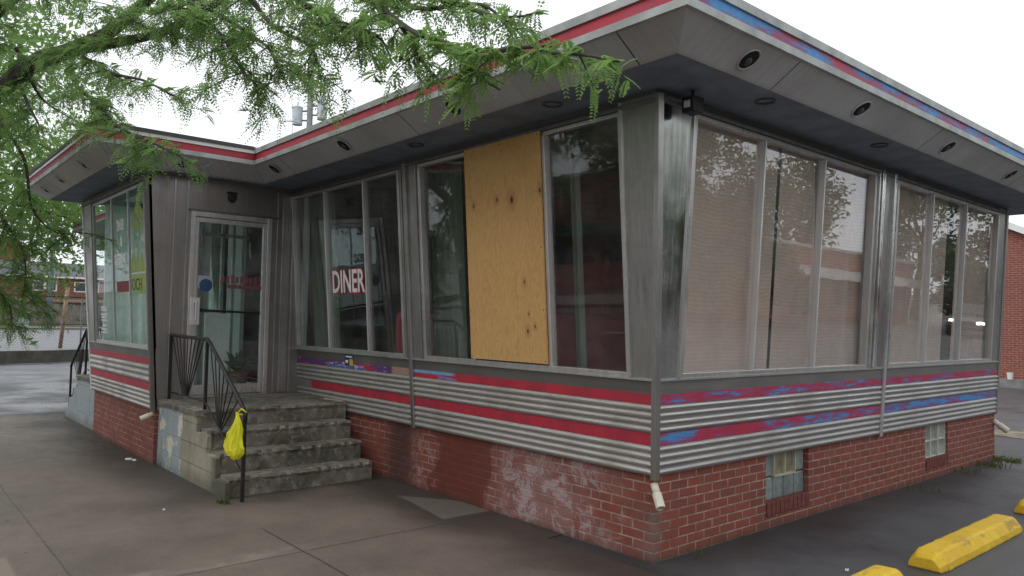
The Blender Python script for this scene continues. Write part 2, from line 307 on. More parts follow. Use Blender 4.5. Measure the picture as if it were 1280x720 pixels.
def mat_steps(name,side=False,paint=False):
    n=N(name); x,y,z=n.sep()
    a=n.noise(90,3); b=n.noise(2.2,6,rough=.7); c=n.noise(11,6,rough=.7)
    col=n.mix(n.ramp(b,.35,.68),(.215,.198,.160),(.085,.078,.060)); col=n.mix(n.ma('MULTIPLY',n.ramp(c,.48,.66),.7),col,(.36,.34,.30))
    col=n.mix(n.ma('MULTIPLY',n.ramp(n.noise(3.1,6,rough=.75),.50,.62),.65),col,(.062,.072,.030))
    bump=n.ma('ADD',n.ma('MULTIPLY',a,.2),c)
    if side:
        br=n.n('TexBrick'); n.c(n.comb(x,n.ma('ADD',z,.02)),br.inputs['Vector']); br.offset=.5; br.inputs['Scale'].default_value=1
        br.inputs['Brick Width'].default_value=.4; br.inputs['Row Height'].default_value=.2; br.inputs['Mortar Size'].default_value=.008; br.inputs['Mortar Smooth'].default_value=.3
        col=n.mix(n.ma('MULTIPLY',br.outputs['Fac'],.35),n.mix(n.ramp(b,.3,.7),(.36,.325,.25),(.20,.185,.14)),(.07,.065,.05))
        edge=n.ma('ADD',x,n.ma('MULTIPLY',n.ma('SUBTRACT',n.noise(5,5),.5),.5))
        blue=n.mix(n.noise(6,5),(.24,.29,.315),(.33,.37,.385)); lim=n.ramp(edge,-4.82,-4.79,1,0) if not paint else 1.0
        chips=n.ramp(n.noise(4.6,6,rough=.6),.56,.575) if not paint else n.ramp(n.noise(9,5,n.comb(n.ma('MULTIPLY',x,1.0),0.0,n.ma('MULTIPLY',z,.35))),.66,.68)
        bl=n.mix(chips,blue,(.58,.54,.45) if not paint else (.05,.05,.05))
        col=n.mix(lim,col,bl)
        rust=n.ma('MULTIPLY',n.ramp(n.noise(5,4,n.comb(x,0.0,n.ma('MULTIPLY',z,.4))),.58,.7),.4); col=n.mix(rust,col,(.16,.085,.05))
        gr=n.ramp(n.ma('ADD',z,n.ma('MULTIPLY',n.noise(4,5),.25)),.12,.30,1,0); col=n.mix(n.ma('MULTIPLY',gr,.5),col,(.07,.075,.04))
        dk=n.ma('MULTIPLY',n.ramp(edge,-4.05,-3.7),.75)
        if not paint: col=n.mix(dk,col,(.050,.053,.036))
        top=n.ma('MULTIPLY',n.ramp(n.ma('ADD',z,n.ma('MULTIPLY',n.noise(9,4),.05)),.69,.715),.8)
        col=n.mix(top,col,(.17,.155,.12))
        bump=n.ma('SUBTRACT',n.ma('MULTIPLY',c,.8),n.ma('ADD',n.ma('MULTIPLY',br.outputs['Fac'],.8),n.ma('MULTIPLY',chips,.3)))
    return n.fin(col,.75,0.0,n.bump(bump,.65,.012))
stepM=mat_steps('steps_worn_concrete'); stepSide=mat_steps('steps_side_peeling_paint',True); stepSideL=mat_steps('steps_side_blue_paint',True,True)
def mat_yellow():
    n=N('parking_block_yellow_paint'); a=n.noise(45,5,rough=.7); b=n.noise(4,4)
    col=n.mix(n.ramp(b,.3,.7),(.76,.50,.035),(.66,.42,.028)); col=n.mix(n.ma('MULTIPLY',n.ramp(a,.60,.68),.75),col,(.26,.17,.05)); col=n.mix(n.ma('MULTIPLY',n.ramp(n.noise(1,5,n.comb(n.ma('MULTIPLY',n.sep()[0],9),n.ma('MULTIPLY',n.sep()[1],2.2),0.0),.7),.56,.66),.5),col,(.17,.14,.08))
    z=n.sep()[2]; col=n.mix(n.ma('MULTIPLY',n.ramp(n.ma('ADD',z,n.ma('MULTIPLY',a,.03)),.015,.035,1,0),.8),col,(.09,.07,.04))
    return n.fin(col,.6,0.0,n.bump(n.ma('ADD',a,b),.7,.008),spec=.3)
yelM=mat_yellow()
def mat_leaf(name,c1,c2,tr=.4):
    n=N(name); info=n.n('ObjectInfo'); f=n.noise(1.1,3); g=n.noise(14,2)
    col=n.mix(n.ramp(f,.3,.7),c1,c2); col=n.mix(n.ma('MULTIPLY',g,.5),col,tuple(v*1.5 for v in c2))
    d=n.n('BsdfPrincipled'); n.c(col,d.inputs['Base Color']); d.inputs['Roughness'].default_value=.55; d.inputs['Specular IOR Level'].default_value=.3
    t=n.n('BsdfTranslucent'); n.c(n.mix(.5,col,tuple(v*2.2 for v in c2)),t.inputs[0])
    m=n.n('MixShader'); m.inputs[0].default_value=tr; n.t.links.new(d.outputs[0],m.inputs[1]); n.t.links.new(t.outputs[0],m.inputs[2]); n.t.links.new(m.outputs[0],n.out.inputs[0]); return n.m
leafM=mat_leaf('locust_leaf',(.090,.165,.055),(.155,.245,.080),.55); leafD=mat_leaf('far_leaf',(.030,.062,.026),(.060,.11,.035),.3)
leafY=mat_leaf('bright_leaf',(.095,.175,.050),(.15,.245,.070),.5)
barkM=simple('bark',(.055,.047,.040),.9,0,.4,12,.7)
white=simple('white_paint',(.72,.72,.70),.5,0,.08,3); offw=simple('offwhite_wall',(.76,.83,.80),.7,0,.08,1.2)
bone=simple('pvc_pipe_ivory',(.62,.58,.47),.45,0,.12,14)
redV=simple('red_vinyl',(.30,.028,.045),.35,0,.2,5); dkwall=simple('interior_wall',(.24,.19,.17),.8); dkfloor=simple('interior_floor',(.06,.055,.05),.5)
curtG=simple('curtain_green',(.17,.21,.17),.9,0,.15,5); woodM=simple('counter_wood',(.10,.05,.03),.5)
def mat_curtain():
    n=N('curtain_beige'); x,y,z=n.sep()
    wv=n.noise(1,3,n.comb(n.ma('MULTIPLY',y,2.0),0.0,n.ma('MULTIPLY',z,1.5))); ln=n.ma('FRACT',n.ma('MULTIPLY',n.ma('ADD',z,n.ma('MULTIPLY',wv,.10)),32))
    c=n.mix(n.ramp(n.noise(1.2,4),.3,.7),(.88,.72,.62),(.76,.62,.55)); c=n.mix(n.ma('MULTIPLY',n.ramp(ln,.2,.6),.15),c,(.30,.20,.17))
    d=n.n('BsdfDiffuse'); n.c(c,d.inputs[0]); t=n.n('BsdfTranslucent'); n.c(c,t.inputs[0]); m=n.n('MixShader'); m.inputs[0].default_value=.35
    n.t.links.new(d.outputs[0],m.inputs[1]); n.t.links.new(t.outputs[0],m.inputs[2]); n.t.links.new(m.outputs[0],n.out.inputs[0]); return n.m
curtB=mat_curtain()
txtW=simple('lettering_white',(.86,.86,.86),.5,0,.05); txtR=simple('lettering_red',(.50,.02,.04),.5,0,.1); txtY=simple('decal_yellow_green',(.30,.40,.05),.5,0,.15); txtK=simple('lettering_dark',(.02,.04,.01),.6)
blueS=simple('sticker_blue',(.025,.075,.17),.5); yelS=simple('sticker_yellow',(.75,.45,.05),.5)
bagM=mat_leaf('yellow_plastic_film',(.58,.58,.03),(.74,.72,.06),.35)
# ------------------------------------------------------------------ camera
R=[Vector((0.65318329,0.75694078,0.01980507)),Vector((0.02155714,-0.04473455,0.99876629)),Vector((-0.75689291,0.65195051,0.04553734))]
cam=bpy.data.cameras.new('camera'); co=bpy.data.objects.new('camera',cam); COL.objects.link(co)
M=Matrix.Identity(4)
for i in range(3):
    M[i][0]=R[0][i]; M[i][1]=R[1][i]; M[i][2]=-R[2][i]
M[0][3],M[1][3],M[2][3]=3.3335,-4.2093,1.65
co.matrix_world=M; cam.lens=36*941.5/1280; cam.sensor_width=36; cam.clip_end=1500; cam.clip_start=.05; S.camera=co
# ------------------------------------------------------------------ facade frames
H0=.60; aA,aB,aV=.075,.06,.065
def FA(s,h,d): return (s,-aA*(h-H0)-d,h)
def FB(s,h,d): return (aB*(h-H0)+d,s,h)
def FV(s,h,d): return (s,-1.72-aV*(h-H0)-d,h)
def FL(s,h,d): return (-8.5-.10*(h-H0)-d,s,h)
def FD(s,h,d): return (-5.6+d,s,h)
def FW(s,h,d): return (s,-aA*(h-H0)-d,h)
def cs(v,h): return v(h) if callable(v) else v
def fbox(mb,F,s0,s1,h0,h1,d0,d1):
    p=[F(cs(s0,h0),h0,d0),F(cs(s1,h0),h0,d0),F(cs(s1,h0),h0,d1),F(cs(s0,h0),h0,d1),F(cs(s0,h1),h1,d0),F(cs(s1,h1),h1,d0),F(cs(s1,h1),h1,d1),F(cs(s0,h1),h1,d1)]
    return mb.hexa(p)
def fprof(mb,F,s0,s1,prof,back=-.04):
    ring=lambda s:[F(cs(s,h),h,d) for h,d in prof]+[F(cs(s,prof[-1][0]),prof[-1][0],back),F(cs(s,prof[0][0]),prof[0][0],back)]
    a=ring(s0); 
    # intermediate rings add slight dents
    n=max(1,int(abs(cs(s1,1)-cs(s0,1))/.25)); rings=[]
    for i in range(n+1):
        t=i/n; rings.append([tuple(x0+(x1-x0)*t for x0,x1 in zip(p,q)) for p,q in zip(ring(s0),ring(s1))])
    return mb.rings(rings)
# ------------------------------------------------------------------ diner
D=empty('diner_building',(0,0,0))
tag(D,'single storey stainless steel diner with flared windows on a red brick base','diner')
# brick base
b=MB(); b.box(-14.2,-.02,.02,.30,-.3,.60); obj('brick_base',b,brickA,D)
b=MB(); b.box(-.30,-.02,.30,1.47,-.3,.60); b.box(-.30,-.02,1.47,2.17,-.3,.20); b.box(-.30,-.02,2.17,4.75,-.3,.60)
b.box(-.30,-.02,4.75,5.40,-.3,.215); b.box(-.30,-.02,5.40,6.86,-.3,.60); obj('brick_base',b,brickB,D)
b=MB(); b.box(-14.2,-.02,6.86,7.0,-.3,.6); obj('brick_base',b,brickFx,D)
b=MB(); b.box(-8.46,-5.62,-1.70,-1.5,-.3,.60); obj('brick_base',b,brickA,D)
b=MB(); b.box(-8.46,-8.3,-1.5,.02,-.3,.60); obj('brick_base',b,brickB,D)
b=MB(); b.box(-5.78,-5.62,-1.5,.02,-.3,.60); obj('brick_base',b,brickB,D)
# soldier course sills below the glass block windows
for y0,y1,z in ((1.47,2.17,.20),(4.75,5.40,.215)):
    b=MB(); n=int((y1-y0)/.068)
    for i in range(n): 
        y=y0+(y1-y0)*i/n; b.box(-.10,-.006,y+.004,y+(y1-y0)/n-.004,z-.095,z+.012)
    obj('brick_sill',b,simple('sill_brick',(.15,.045,.035),.85,0,.35,18,.5),D,bevel=.004)
mort=simple('mortar_grey',(.22,.20,.18),.9)
gblock=simple('glass_block',(.20,.235,.225),.22,0,.35,7,.4)
glead=simple('cream_frame_paint',(.45,.43,.30),.6)
w=MB(); w.box(-.16,-.10,1.47,2.17,.20,.60); wo=obj('basement_window',w,mort,D)
wo['label']='grey glass block basement window with a small cream framed vent'
k=0
for i in range(4):
    for j in range(2):
        y0=1.478+i*.173; z0=.208+j*.197
        if j==1 and i in (1,2): continue
        b=MB(); b.box(-.105,-.06,y0,y0+.165,z0,z0+.189); obj('glass_block',b,gblock,wo,bevel=.012)
b=MB()
for y in (1.645,1.82,1.99): b.box(-.10,-.045,y-.006,y+.006,.40,.595)
b.box(-.10,-.045,1.645,1.99,.395,.41); obj('vent_frame',b,glead,wo)
b=MB(); b.box(-.09,-.07,1.65,1.985,.41,.59); obj('vent_pane',b,simple('vent_pane',(.22,.20,.15),.3,0,.5,9),wo)
w=MB(); w.box(-.16,-.10,4.75,5.40,.215,.60); wo=obj('basement_window',w,mort,D); wo['label']='small basement window of six white framed panes'
b=MB()
for i in range(3):
    for j in range(2): b.box(-.105,-.075,4.76+i*.213,4.76+i*.213+.205,.225+j*.187,.225+j*.187+.18)
obj('pane',b,simple('pale_block',(.33,.38,.33),.25,0,.3,6),wo)
b=MB()
for y in (4.755,4.968,5.182,5.395): b.box(-.08,-.045,y-.009,y+.009,.218,.60)
for z in (.225,.412,.594): b.box(-.082,-.05,4.76,5.39,z-.008,z+.008)
obj('window_frame',b,simple('white_worn_frame',(.55,.55,.50),.6),wo)
# metal skirts: corrugated ribs, painted stripes, plain band
def ribs(h0,h1,n,d=.018):
    pr=[]
    for i in range(n):
        a=h0+(h1-h0)*i/n; L=(h1-h0)/n
        for t,dd in ((0,.0),(.12,.55),(.35,.95),(.55,1.0),(.78,.7),(.93,.2)): pr.append((a+L*t,d*dd+.004))
    pr.append((h1,.004)); return pr
bays=[(FA,-2.955,lambda h:aB*(h-H0)-.018,'A'),(FA,-5.6,-3.015,'A1'),(FB,lambda h:-aA*(h-H0)+.018,3.50,'B'),(FB,3.56,6.96,'B2'),(FV,-8.5,-5.6,'V')]
for F,s0,s1,nm in bays:
    lot=nm[0]=='B'; st=steelHB if lot else steelH
    b=MB(); fprof(b,F,s0,s1,ribs(.60,.812,4)); fprof(b,F,s0,s1,ribs(.897,1.098,3 if nm[0]=='V' else 4)); obj('corrugated_panel',b,st,D,smooth=False)
    b=MB(); fbox(b,F,s0,s1,.812,.897,-.04,.010)
    lo=obj('painted_stripe',b,SR if not lot else (SM if nm=='B' else SB),D); lo['label']={'A':'red lower stripe beside the corner','A1':'red lower stripe near the steps','B':'red and purple weathered lower stripe','B2':'bright blue worn lower stripe','V':'pinkish red lower stripe on the entrance bay'}[nm]
    b=MB(); fbox(b,F,s0,s1,1.098,1.170,-.04,.010)
    up=obj('painted_stripe',b,{'A':SR,'A1':SP,'B':SM,'B2':SM,'V':SR}[nm],D); up['label']={'A':'red upper stripe below the boarded window','A1':'peeling red, blue and white upper stripe','B':'red and blue worn upper stripe','B2':'purple and red worn upper stripe','V':'pinkish red upper stripe on the entrance bay'}[nm]
    b=MB(); fbox(b,F,s0,s1,1.170,1.262,-.04,.006); obj('plain_band',b,steelD if not lot else mat_steel('steel_band_lot','y',.26,.45,'x',(1,.95,.92),.3,.7),D)
    b=MB(); fbox(b,F,s0,s1,1.262,1.276,-.04,.022); obj('sill_trim',b,alum,D)
# bare steel scrape at the left end of the lower stripe of bay A1
b=MB(); fbox(b,FA,-5.6,-5.22,.806,.90,-.03,.013); obj('bare_patch',b,mat_steel('scraped_steel','x',.30,.6,'x',(1,.95,.88),.9,.4),D)
# windows: frame, mullions, panes
def window(F,s0,s1,mull,glass,h0=1.276,h1=3.16,fw=.038,skip=(),msz=.009,nm='window',dp=.014,dk=-.05):
    wb=MB()
    fbox(wb,F,s0,s1,h0,h0+.035,dk,dp); fbox(wb,F,s0,s1,h1-.03,h1,dk,dp-.006)
    fbox(wb,F,s0,s0+fw,h0+.035,h1-.03,dk,dp+.002); fbox(wb,F,s1-fw,s1,h0+.035,h1-.03,dk,dp+.002)
    W=obj(nm,wb,alum,D,bevel=.003)
    for m in mull:
        mb=MB(); fbox(mb,F,m-msz,m+msz,h0+.035,h1-.03,dk,dp-.002); obj('mullion',mb,alumW,W,bevel=.003)
    ed=[s0+fw]+list(mull)+[s1-fw]
    for i in range(len(ed)-1):
        if i in skip: continue
        pb=MB(); a=ed[i]+(msz if i else 0); c=ed[i+1]-(msz if i<len(ed)-2 else 0)
        fbox(pb,F,a,c,h0+.036,h1-.031,-.034,-.028); obj('pane',pb,glass,W)
    return W
WA1=window(FA,-5.60,-3.10,(-4.73,-3.83),glassA); WA1['label']='three pane street window carrying the red and white DINER lettering'
WA2=window(FA,-2.76,-.17,(-1.97,-.99),glassA,msz=.018); WA2['label']='street window with its middle pane boarded with plywood'
WB1=window(FB,.20,3.14,(1.155,2.13),glassB); WB1['label']='wide window with beige curtains beside the corner pier'
WB2=window(FB,3.62,6.66,(4.56,5.55),glassB); WB2['label']='window with a dark gap between its curtains, far end of the lot side'
WV=window(FV,-8.28,-5.74,(-7.28,-6.50),glassV,msz=.007,fw=.025,dp=-.012,dk=-.04); WV['label']='greenish entrance window with DINER and CATERING lettering'
# plywood
b=MB(); fbox(b,FA,-1.985,-1.005,1.325,3.165,.018,.034); pl=obj('plywood_board',b,plyM,WA2)
for sx in (-1.965,-1.50,-1.025):
    for sh in (1.345,1.75,2.25,2.75,3.14):
        if sx==-1.50 and 1.4<sh<3.1: continue
        b=MB(); disc0=[FA(sx+.006*math.cos(k*.785),sh+.006*math.sin(k*.785),.0342) for k in range(8)]; b.rings([disc0,[FA(sx+.004*math.cos(k*.785),sh+.004*math.sin(k*.785),.036) for k in range(8)]]); obj('screw',b,rubber,pl)
pl=pl; pl['label']='yellow plywood sheet with dark knots covering the middle pane'
# piers
b=MB(); fbox(b,FA,-.17,lambda h:aB*(h-H0)-.02,1.276,3.22,-.05,.006); obj('pier_panel',b,steelV,D)
b=MB(); fbox(b,FB,lambda h:-aA*(h-H0)+.02,.20,1.276,3.22,-.05,.006); obj('pier_panel',b,steelP,D)
b=MB(); fbox(b,FA,-.19,-.165,1.28,3.22,0,.024); fbox(b,FB,.185,.212,1.28,3.22,0,.024); obj('pier_trim',b,alum,D,bevel=.004)
# corner post
b=MB(); b.rings([[(aB*(h-H0)+.016,-aA*(h-H0)+.026,h),(aB*(h-H0)-.028,-aA*(h-H0)+.0,h),(aB*(h-H0)-.026,-aA*(h-H0)-.018,h),(aB*(h-H0)+.018,-aA*(h-H0)-.022,h),(aB*(h-H0)+.026,-aA*(h-H0)+.026,h)] for h in (.575,3.22)])
obj('corner_post',b,steelV,D,bevel=.003)
# middle piers with fluted strips and a proud batten
def pier(F,s0,s1,bat,mat,strip):
    b=MB(); fbox(b,F,s0,s1,1.276,3.2,-.05,.004); P=obj('pier_panel',b,mat,D)
    b=MB(); fbox(b,F,bat-.028,bat+.028,.585,3.2,.0,.032); obj('batten',b,strip,P,bevel=.006)
    w=s1-s0
    b=MB()
    for t in (.12,.88) : fbox(b,F,s0+w*t-.012,s0+w*t+.012,1.28,3.2,.0,.022)
    obj('flute',b,strip,P,bevel=.005)
    return P
pier(FA,-3.10,-2.76,-2.985,steelV,steelV); pier(FB,3.14,3.62,3.53,steelV,mat_steel('steel_bright_strip','y',.8,.22,'v',(1,1,1),.25,.95))
b=MB(); fbox(b,FB,3.235,3.275,1.28,3.2,.0,.03); fbox(b,FB,3.30,3.32,1.28,3.2,.0,.022); obj('batten',b,mat_steel('steel_torn_strip','y',.9,.15,'v',(1,1,1),.35,.98),D,bevel=.004)
b=MB(); fbox(b,FB,6.66,6.98,1.276,3.22,-.05,.006); obj('pier_panel',b,steelV,D); b=MB(); fbox(b,FB,6.93,6.985,.59,3.22,-.02,.022); obj('corner_post',b,steelV,D,bevel=.004)
b=MB(); fbox(b,FV,lambda h:-8.5-.10*(h-H0),-8.28,1.276,3.22,-.05,.006); obj('pier_panel',b,steelV,D)
b=MB(); fbox(b,FV,-5.74,-5.60,1.276,3.22,-.05,.006); obj('pier_panel',b,steelV,D)
b=MB(); fbox(b,FV,-5.64,-5.585,.59,3.22,-.02,.026); obj('corner_post',b,steelD,D,bevel=.004)
b=MB(); fbox(b,FV,lambda h:-8.53-.10*(h-H0),lambda h:-8.48-.10*(h-H0),.59,3.22,-.02,.02); obj('corner_post',b,mat_steel('steel_pale_edge','x',.8,.4,'v',(1,1,1),.2,.5),D,bevel=.004)
# header beam
for F,s0,s1 in ((FA,-5.6,lambda h:aB*(h-H0)-.02),(FB,lambda h:-aA*(h-H0)+.02,6.98),(FV,lambda h:-8.5-.1*(h-H0),-5.6)):
    b=MB(); fbox(b,F,s0,s1,3.16,3.30,-.06,-.004); obj('header_beam',b,steelD,D)
    b=MB(); fbox(b,F,s0,s1,3.165,3.19,-.0,.03); obj('header_trim',b,simple('header_trim_grey',(.17,.17,.17),.5,.4),D,bevel=.004)
# sloping lintel filler between wall top and soffit is the soffit itself
# west wing wall and vestibule side wall facing west
b=MB(); fbox(b,FW,-14.2,-8.5,.6,3.25,-.12,0); obj('wall_panel',b,steelH,D)
b=MB(); fbox(b,FL,-1.66,0,.6,.95,-.12,0); obj('wall_panel',b,steelH,D)
window(FL,-1.60,-.06,(-.8,),glassV,.95,3.2)  # unseen west glazing, added to let more light into the vestibule
b=MB(); b.box(-14.2,-14.05,0.02,7,.6,3.25); b.box(-14.2,-.05,6.9,7.0,.6,3.25); obj('wall_panel',b,steelH,D)
# door wall (faces the steps)
b=MB()
b.box(-5.68,-5.6,-1.72,-1.40,.6,3.3); b.box(-5.68,-5.6,-.44,-.02,.6,3.3); b.box(-5.68,-5.6,-1.40,-.44,2.86,3.3); b.box(-5.68,-5.6,-1.40,-.44,.6,.72)
# flared wedge closing the gap to the leaning front
b.hexa([(-5.68,-1.722,.6),(-5.6,-1.722,.6),(-5.6,-1.72,.6),(-5.68,-1.72,.6),(-5.68,-1.72-aV*2.7,3.3),(-5.6,-1.72-aV*2.7,3.3),(-5.6,-1.72,3.3),(-5.68,-1.72,3.3)])
obj('entrance_wall',b,steelDoor,D)
b=MB()
for y in (-1.58,-1.44,-.36,-.16): b.box(-5.6,-5.588,y-.010,y+.010,.74,3.2)
b.box(-5.6,-5.585,-.30,-.20,.74,3.2)
obj('wall_strip',b,steelV,D,bevel=.003)
b=MB(); b.box(-5.6,-5.57,-1.42,-.34,2.862,2.882); obj('door_hood',b,steelD,D)
b=MB(); b.box(-5.65,-5.575,-1.40,-1.345,.74,2.86); b.box(-5.65,-5.575,-.495,-.44,.74,2.86); b.box(-5.65,-5.575,-1.345,-.495,2.80,2.86)
df=obj('door_frame',b,alum,D,bevel=.004)
b=MB(); b.box(-5.66,-5.57,-1.40,-.44,.72,.74); obj('threshold',b,alum,df)
dr=MB(); dr.box(-5.635,-5.595,-1.343,-1.30,.75,2.795); dr.box(-5.635,-5.595,-.54,-.497,.75,2.795); dr.box(-5.635,-5.595,-1.30,-.54,2.74,2.795); dr.box(-5.635,-5.595,-1.30,-.54,.75,.86)
DO=obj('door',dr,alum,D,bevel=.004)
b=MB(); b.box(-5.618,-5.612,-1.30,-.54,.86,2.74); obj('pane',b,glassV,DO)
b=MB(); b.tube([(-5.56,-1.26,1.72),(-5.56,-.58,1.70)],.013); b.box(-5.595,-5.555,-1.275,-1.25,1.70,1.74); b.box(-5.595,-5.555,-.59,-.565,1.68,1.72); obj('push_bar',b,black,DO)
b=MB(); b.box(-5.595,-5.56,-1.375,-1.275,1.55,1.86); b.tube([(-5.52,-1.33,1.60),(-5.52,-1.33,1.82)],.012); b.box(-5.56,-5.51,-1.34,-1.32,1.60,1.62); b.box(-5.56,-5.51,-1.34,-1.32,1.80,1.82); obj('handle',b,alumW,DO,bevel=.003)
def disc(mb,c,r,F,n=24,th=.002,sx=1.0):
    s,h,d=c; ring=lambda dd:[F(s+sx*r*math.cos(2*math.pi*i/n),h+r*math.sin(2*math.pi*i/n),dd) for i in range(n)]
    return mb.rings([ring(d),ring(d+th)])
b=MB(); fbox(b,FD,-1.30,-1.13,1.98,2.12,-.010,-.008); st=obj('sticker',b,simple('sticker_pale',(.35,.42,.48),.5),DO)
b=MB(); disc(b,(-1.20,2.01,-.008),.075,FD); obj('sticker_disc',b,blueS,st)
# door lamp above the entrance: dark bracket with a shallow bowl
b=MB(); disc(b,(-.94,3.06,0),.05,FD,20,.05); L=obj('door_lamp',b,black,D,bevel=.01)
b=MB(); b.box(-5.598,-5.575,-1.00,-.88,3.105,3.13); obj('lamp_bracket',b,black,L)
# text helper
def text(s,F,s0,h0,size,mat,parent,d=.0,wid=1.0,bold=0,name='lettering',flip=False,shear=0,rot=0):
    cu=bpy.data.curves.new(name,'FONT'); cu.body=s; cu.size=size; cu.extrude=.0008; cu.offset=bold; cu.shear=shear; cu.resolution_u=3
    t=bpy.data.objects.new(name,cu); COL.objects.link(t); bpy.context.view_layer.update()
    dg=bpy.context.evaluated_depsgraph_get(); me=bpy.data.meshes.new_from_object(t.evaluated_get(dg)); bpy.data.objects.remove(t)
    for v in me.vertices:
        x,y,z=v.co; v.co=F(s0+x*wid,h0+y,d+z)
    me.update(); return link(name,me,mat,parent)
# DINER, white on red shadow
text('DINER',FA,-4.66,1.95,.36,txtR,WA1,-.026,.72,.018); text('DINER',FA,-4.655,1.955,.355,txtW,WA1,-.0225,.72,.006)
# vestibule window lettering
text('DINER',FV,-7.06,2.70,.175,txtW,WV,-.023,.70,.010); text('&',FV,-6.89,2.50,.17,txtW,WV,-.023,.72,.010); text('CATERING',FV,-7.20,2.28,.175,txtW,WV,-.023,.64,.010)
b=MB(); fbox(b,FV,-7.12,-6.53,1.93,2.06,-.026,-.024); obj('red_decal',b,simple('faded_red_film',(.24,.035,.045),.7),WV)
b=MB()
for i,(h,l,off_) in enumerate(((1.73,.30,0),(1.695,.28,.0),(1.64,.31,.0),(1.60,.26,.02),(1.56,.29,.01),(1.49,.16,.07),(1.44,.30,.0),(1.40,.24,.04))):
    x=-7.98+off_; b=MB()
    while x<-7.98+off_+l: 
        wl=.018+.02*random.random(); fbox(b,FV,x,x+wl,h,h+.024,-.026,-.024); x+=wl+.007
    obj('small_lettering',b,txtW,WV)
# yellow-green decal: leaping leaf shapes over a panel with letters
b=MB(); fbox(b,FV,-6.43,-5.83,1.90,2.13,-.026,-.024); fbox(b,FV,-6.43,-5.83,2.15,2.26,-.026,-.024)
def poly(pts,d=-.026): b.rings([[FV(-6.43+.6*x,1.9+1.0*y,d) for x,y in pts],[FV(-6.43+.6*x,1.9+1.0*y,d+.002) for x,y in pts]])
poly([(0,.36),(.08,.50),(.16,.36),(.24,.55),(.30,.36)]); poly([(.36,.36),(.5,.62),(.56,.36)]); poly([(.62,.36),(.74,.52),(.82,.36)]); poly([(.86,.36),(.94,.58),(1,.36)])
poly([(.25,.95),(.55,1.10),(.95,.92),(1.0,.80),(.7,.86),(.35,.88)]); poly([(.55,1.10),(.78,1.22),(.80,1.05)]); poly([(-.02,.80),(.45,.78),(.62,.62),(.68,.80),(.40,.90)]); poly([(.78,.86),(.95,.84),(.98,.70),(.85,.74)])
obj('yellow_decal',b,txtY,WV)
text('OCH',FV,-6.41,1.94,.20,txtK,WV,-.0225,.95,0)
# red lettering on the door glass: two ragged worn lines
b=MB(); 
for i in range(9):
    y=-1.02+.055*i; fbox(b,FD,y,y+.034,2.05,2.12+.012*(i%3),-.010,-.008); 
for i in range(7): fbox(b,FD,-.95+.06*i,-.95+.06*i+.052,1.985,2.03,-.010,-.008)
obj('door_lettering',b,simple('worn_red_letter',(.20,.06,.07),.6),DO)
# sticker on the steel band
b=MB(); fbox(b,FA,-4.36,-4.16,1.125,1.245,.0105,.0125); st=obj('sticker',b,simple('sticker_navy',(.02,.05,.16),.5),D)
b=MB(); fbox(b,FA,-4.25,-4.17,1.13,1.205,.0125,.0135); obj('sticker_patch',b,yelS,st)
b=MB(); fbox(b,FA,-4.33,-4.19,1.222,1.236,.0125,.0135); fbox(b,FA,-4.34,-4.28,1.16,1.19,.0125,.0135); obj('sticker_print',b,txtW,st)
# flood lamp under the soffit near the corner
b=MB(); b.box(.24,.34,-.06,.06,3.09,3.20); L=obj('flood_lamp',b,black,D,bevel=.008); b=MB(); b.box(.27,.312,-.072,-.061,3.12,3.165); obj('lamp_lens',b,simple('lens_grey',(.45,.47,.50),.3),L); b=MB(); b.tube([(.29,0,3.19),(.29,0,3.25)],.012); obj('lamp_stem',b,black,L)
# ---- eaves
Wl=[(-14.2,-.15),(-8.7,-.15),(-8.7,-1.85),(-5.6,-1.85),(-5.6,-.15),(.13,-.15),(.13,7.0),(-14.2,7.0)]
Sr=[(-14.6,-.65),(-8.95,-.65),(-8.95,-2.28),(-5.4,-2.28),(-5.4,-.62),(.65,-.65),(.65,7.65),(-14.6,7.65)]
Fr=[(-14.85,-.88),(-9.25,-.88),(-9.25,-2.51),(-5.11,-2.51),(-5.11,-.87),(.88,-.88),(.88,7.88),(-14.85,7.88)]
def off(poly,o):
    n=len(poly); out=[]
    for i in range(n):
        p=Vector(poly[i]); a=(p-Vector(poly[i-1])).normalized(); c=(Vector(poly[(i+1)%n])-p).normalized()
        na=Vector((a.y,-a.x)); nc=Vector((c.y,-c.x)); out.append(tuple(p+(na+nc)*o/(1+na.dot(nc))))
    return out
def zr(poly,z): return [(x,y,z) for x,y in poly]
def strip(name,loops,mat,edges=None,**kw):
    b=MB(); b.rings(loops,True,False); return obj(name,b,mat,D,**kw)
b=MB(); n=8; inner=[(-14.2,.3),(-8.3,.3),(-8.3,-1.5),(-5.75,-1.5),(-5.75,.3),(-.3,.3),(-.3,6.8),(-14.2,6.8)]
strip('soffit',[zr(inner,3.252),zr(Sr,3.25)],soffitDark)
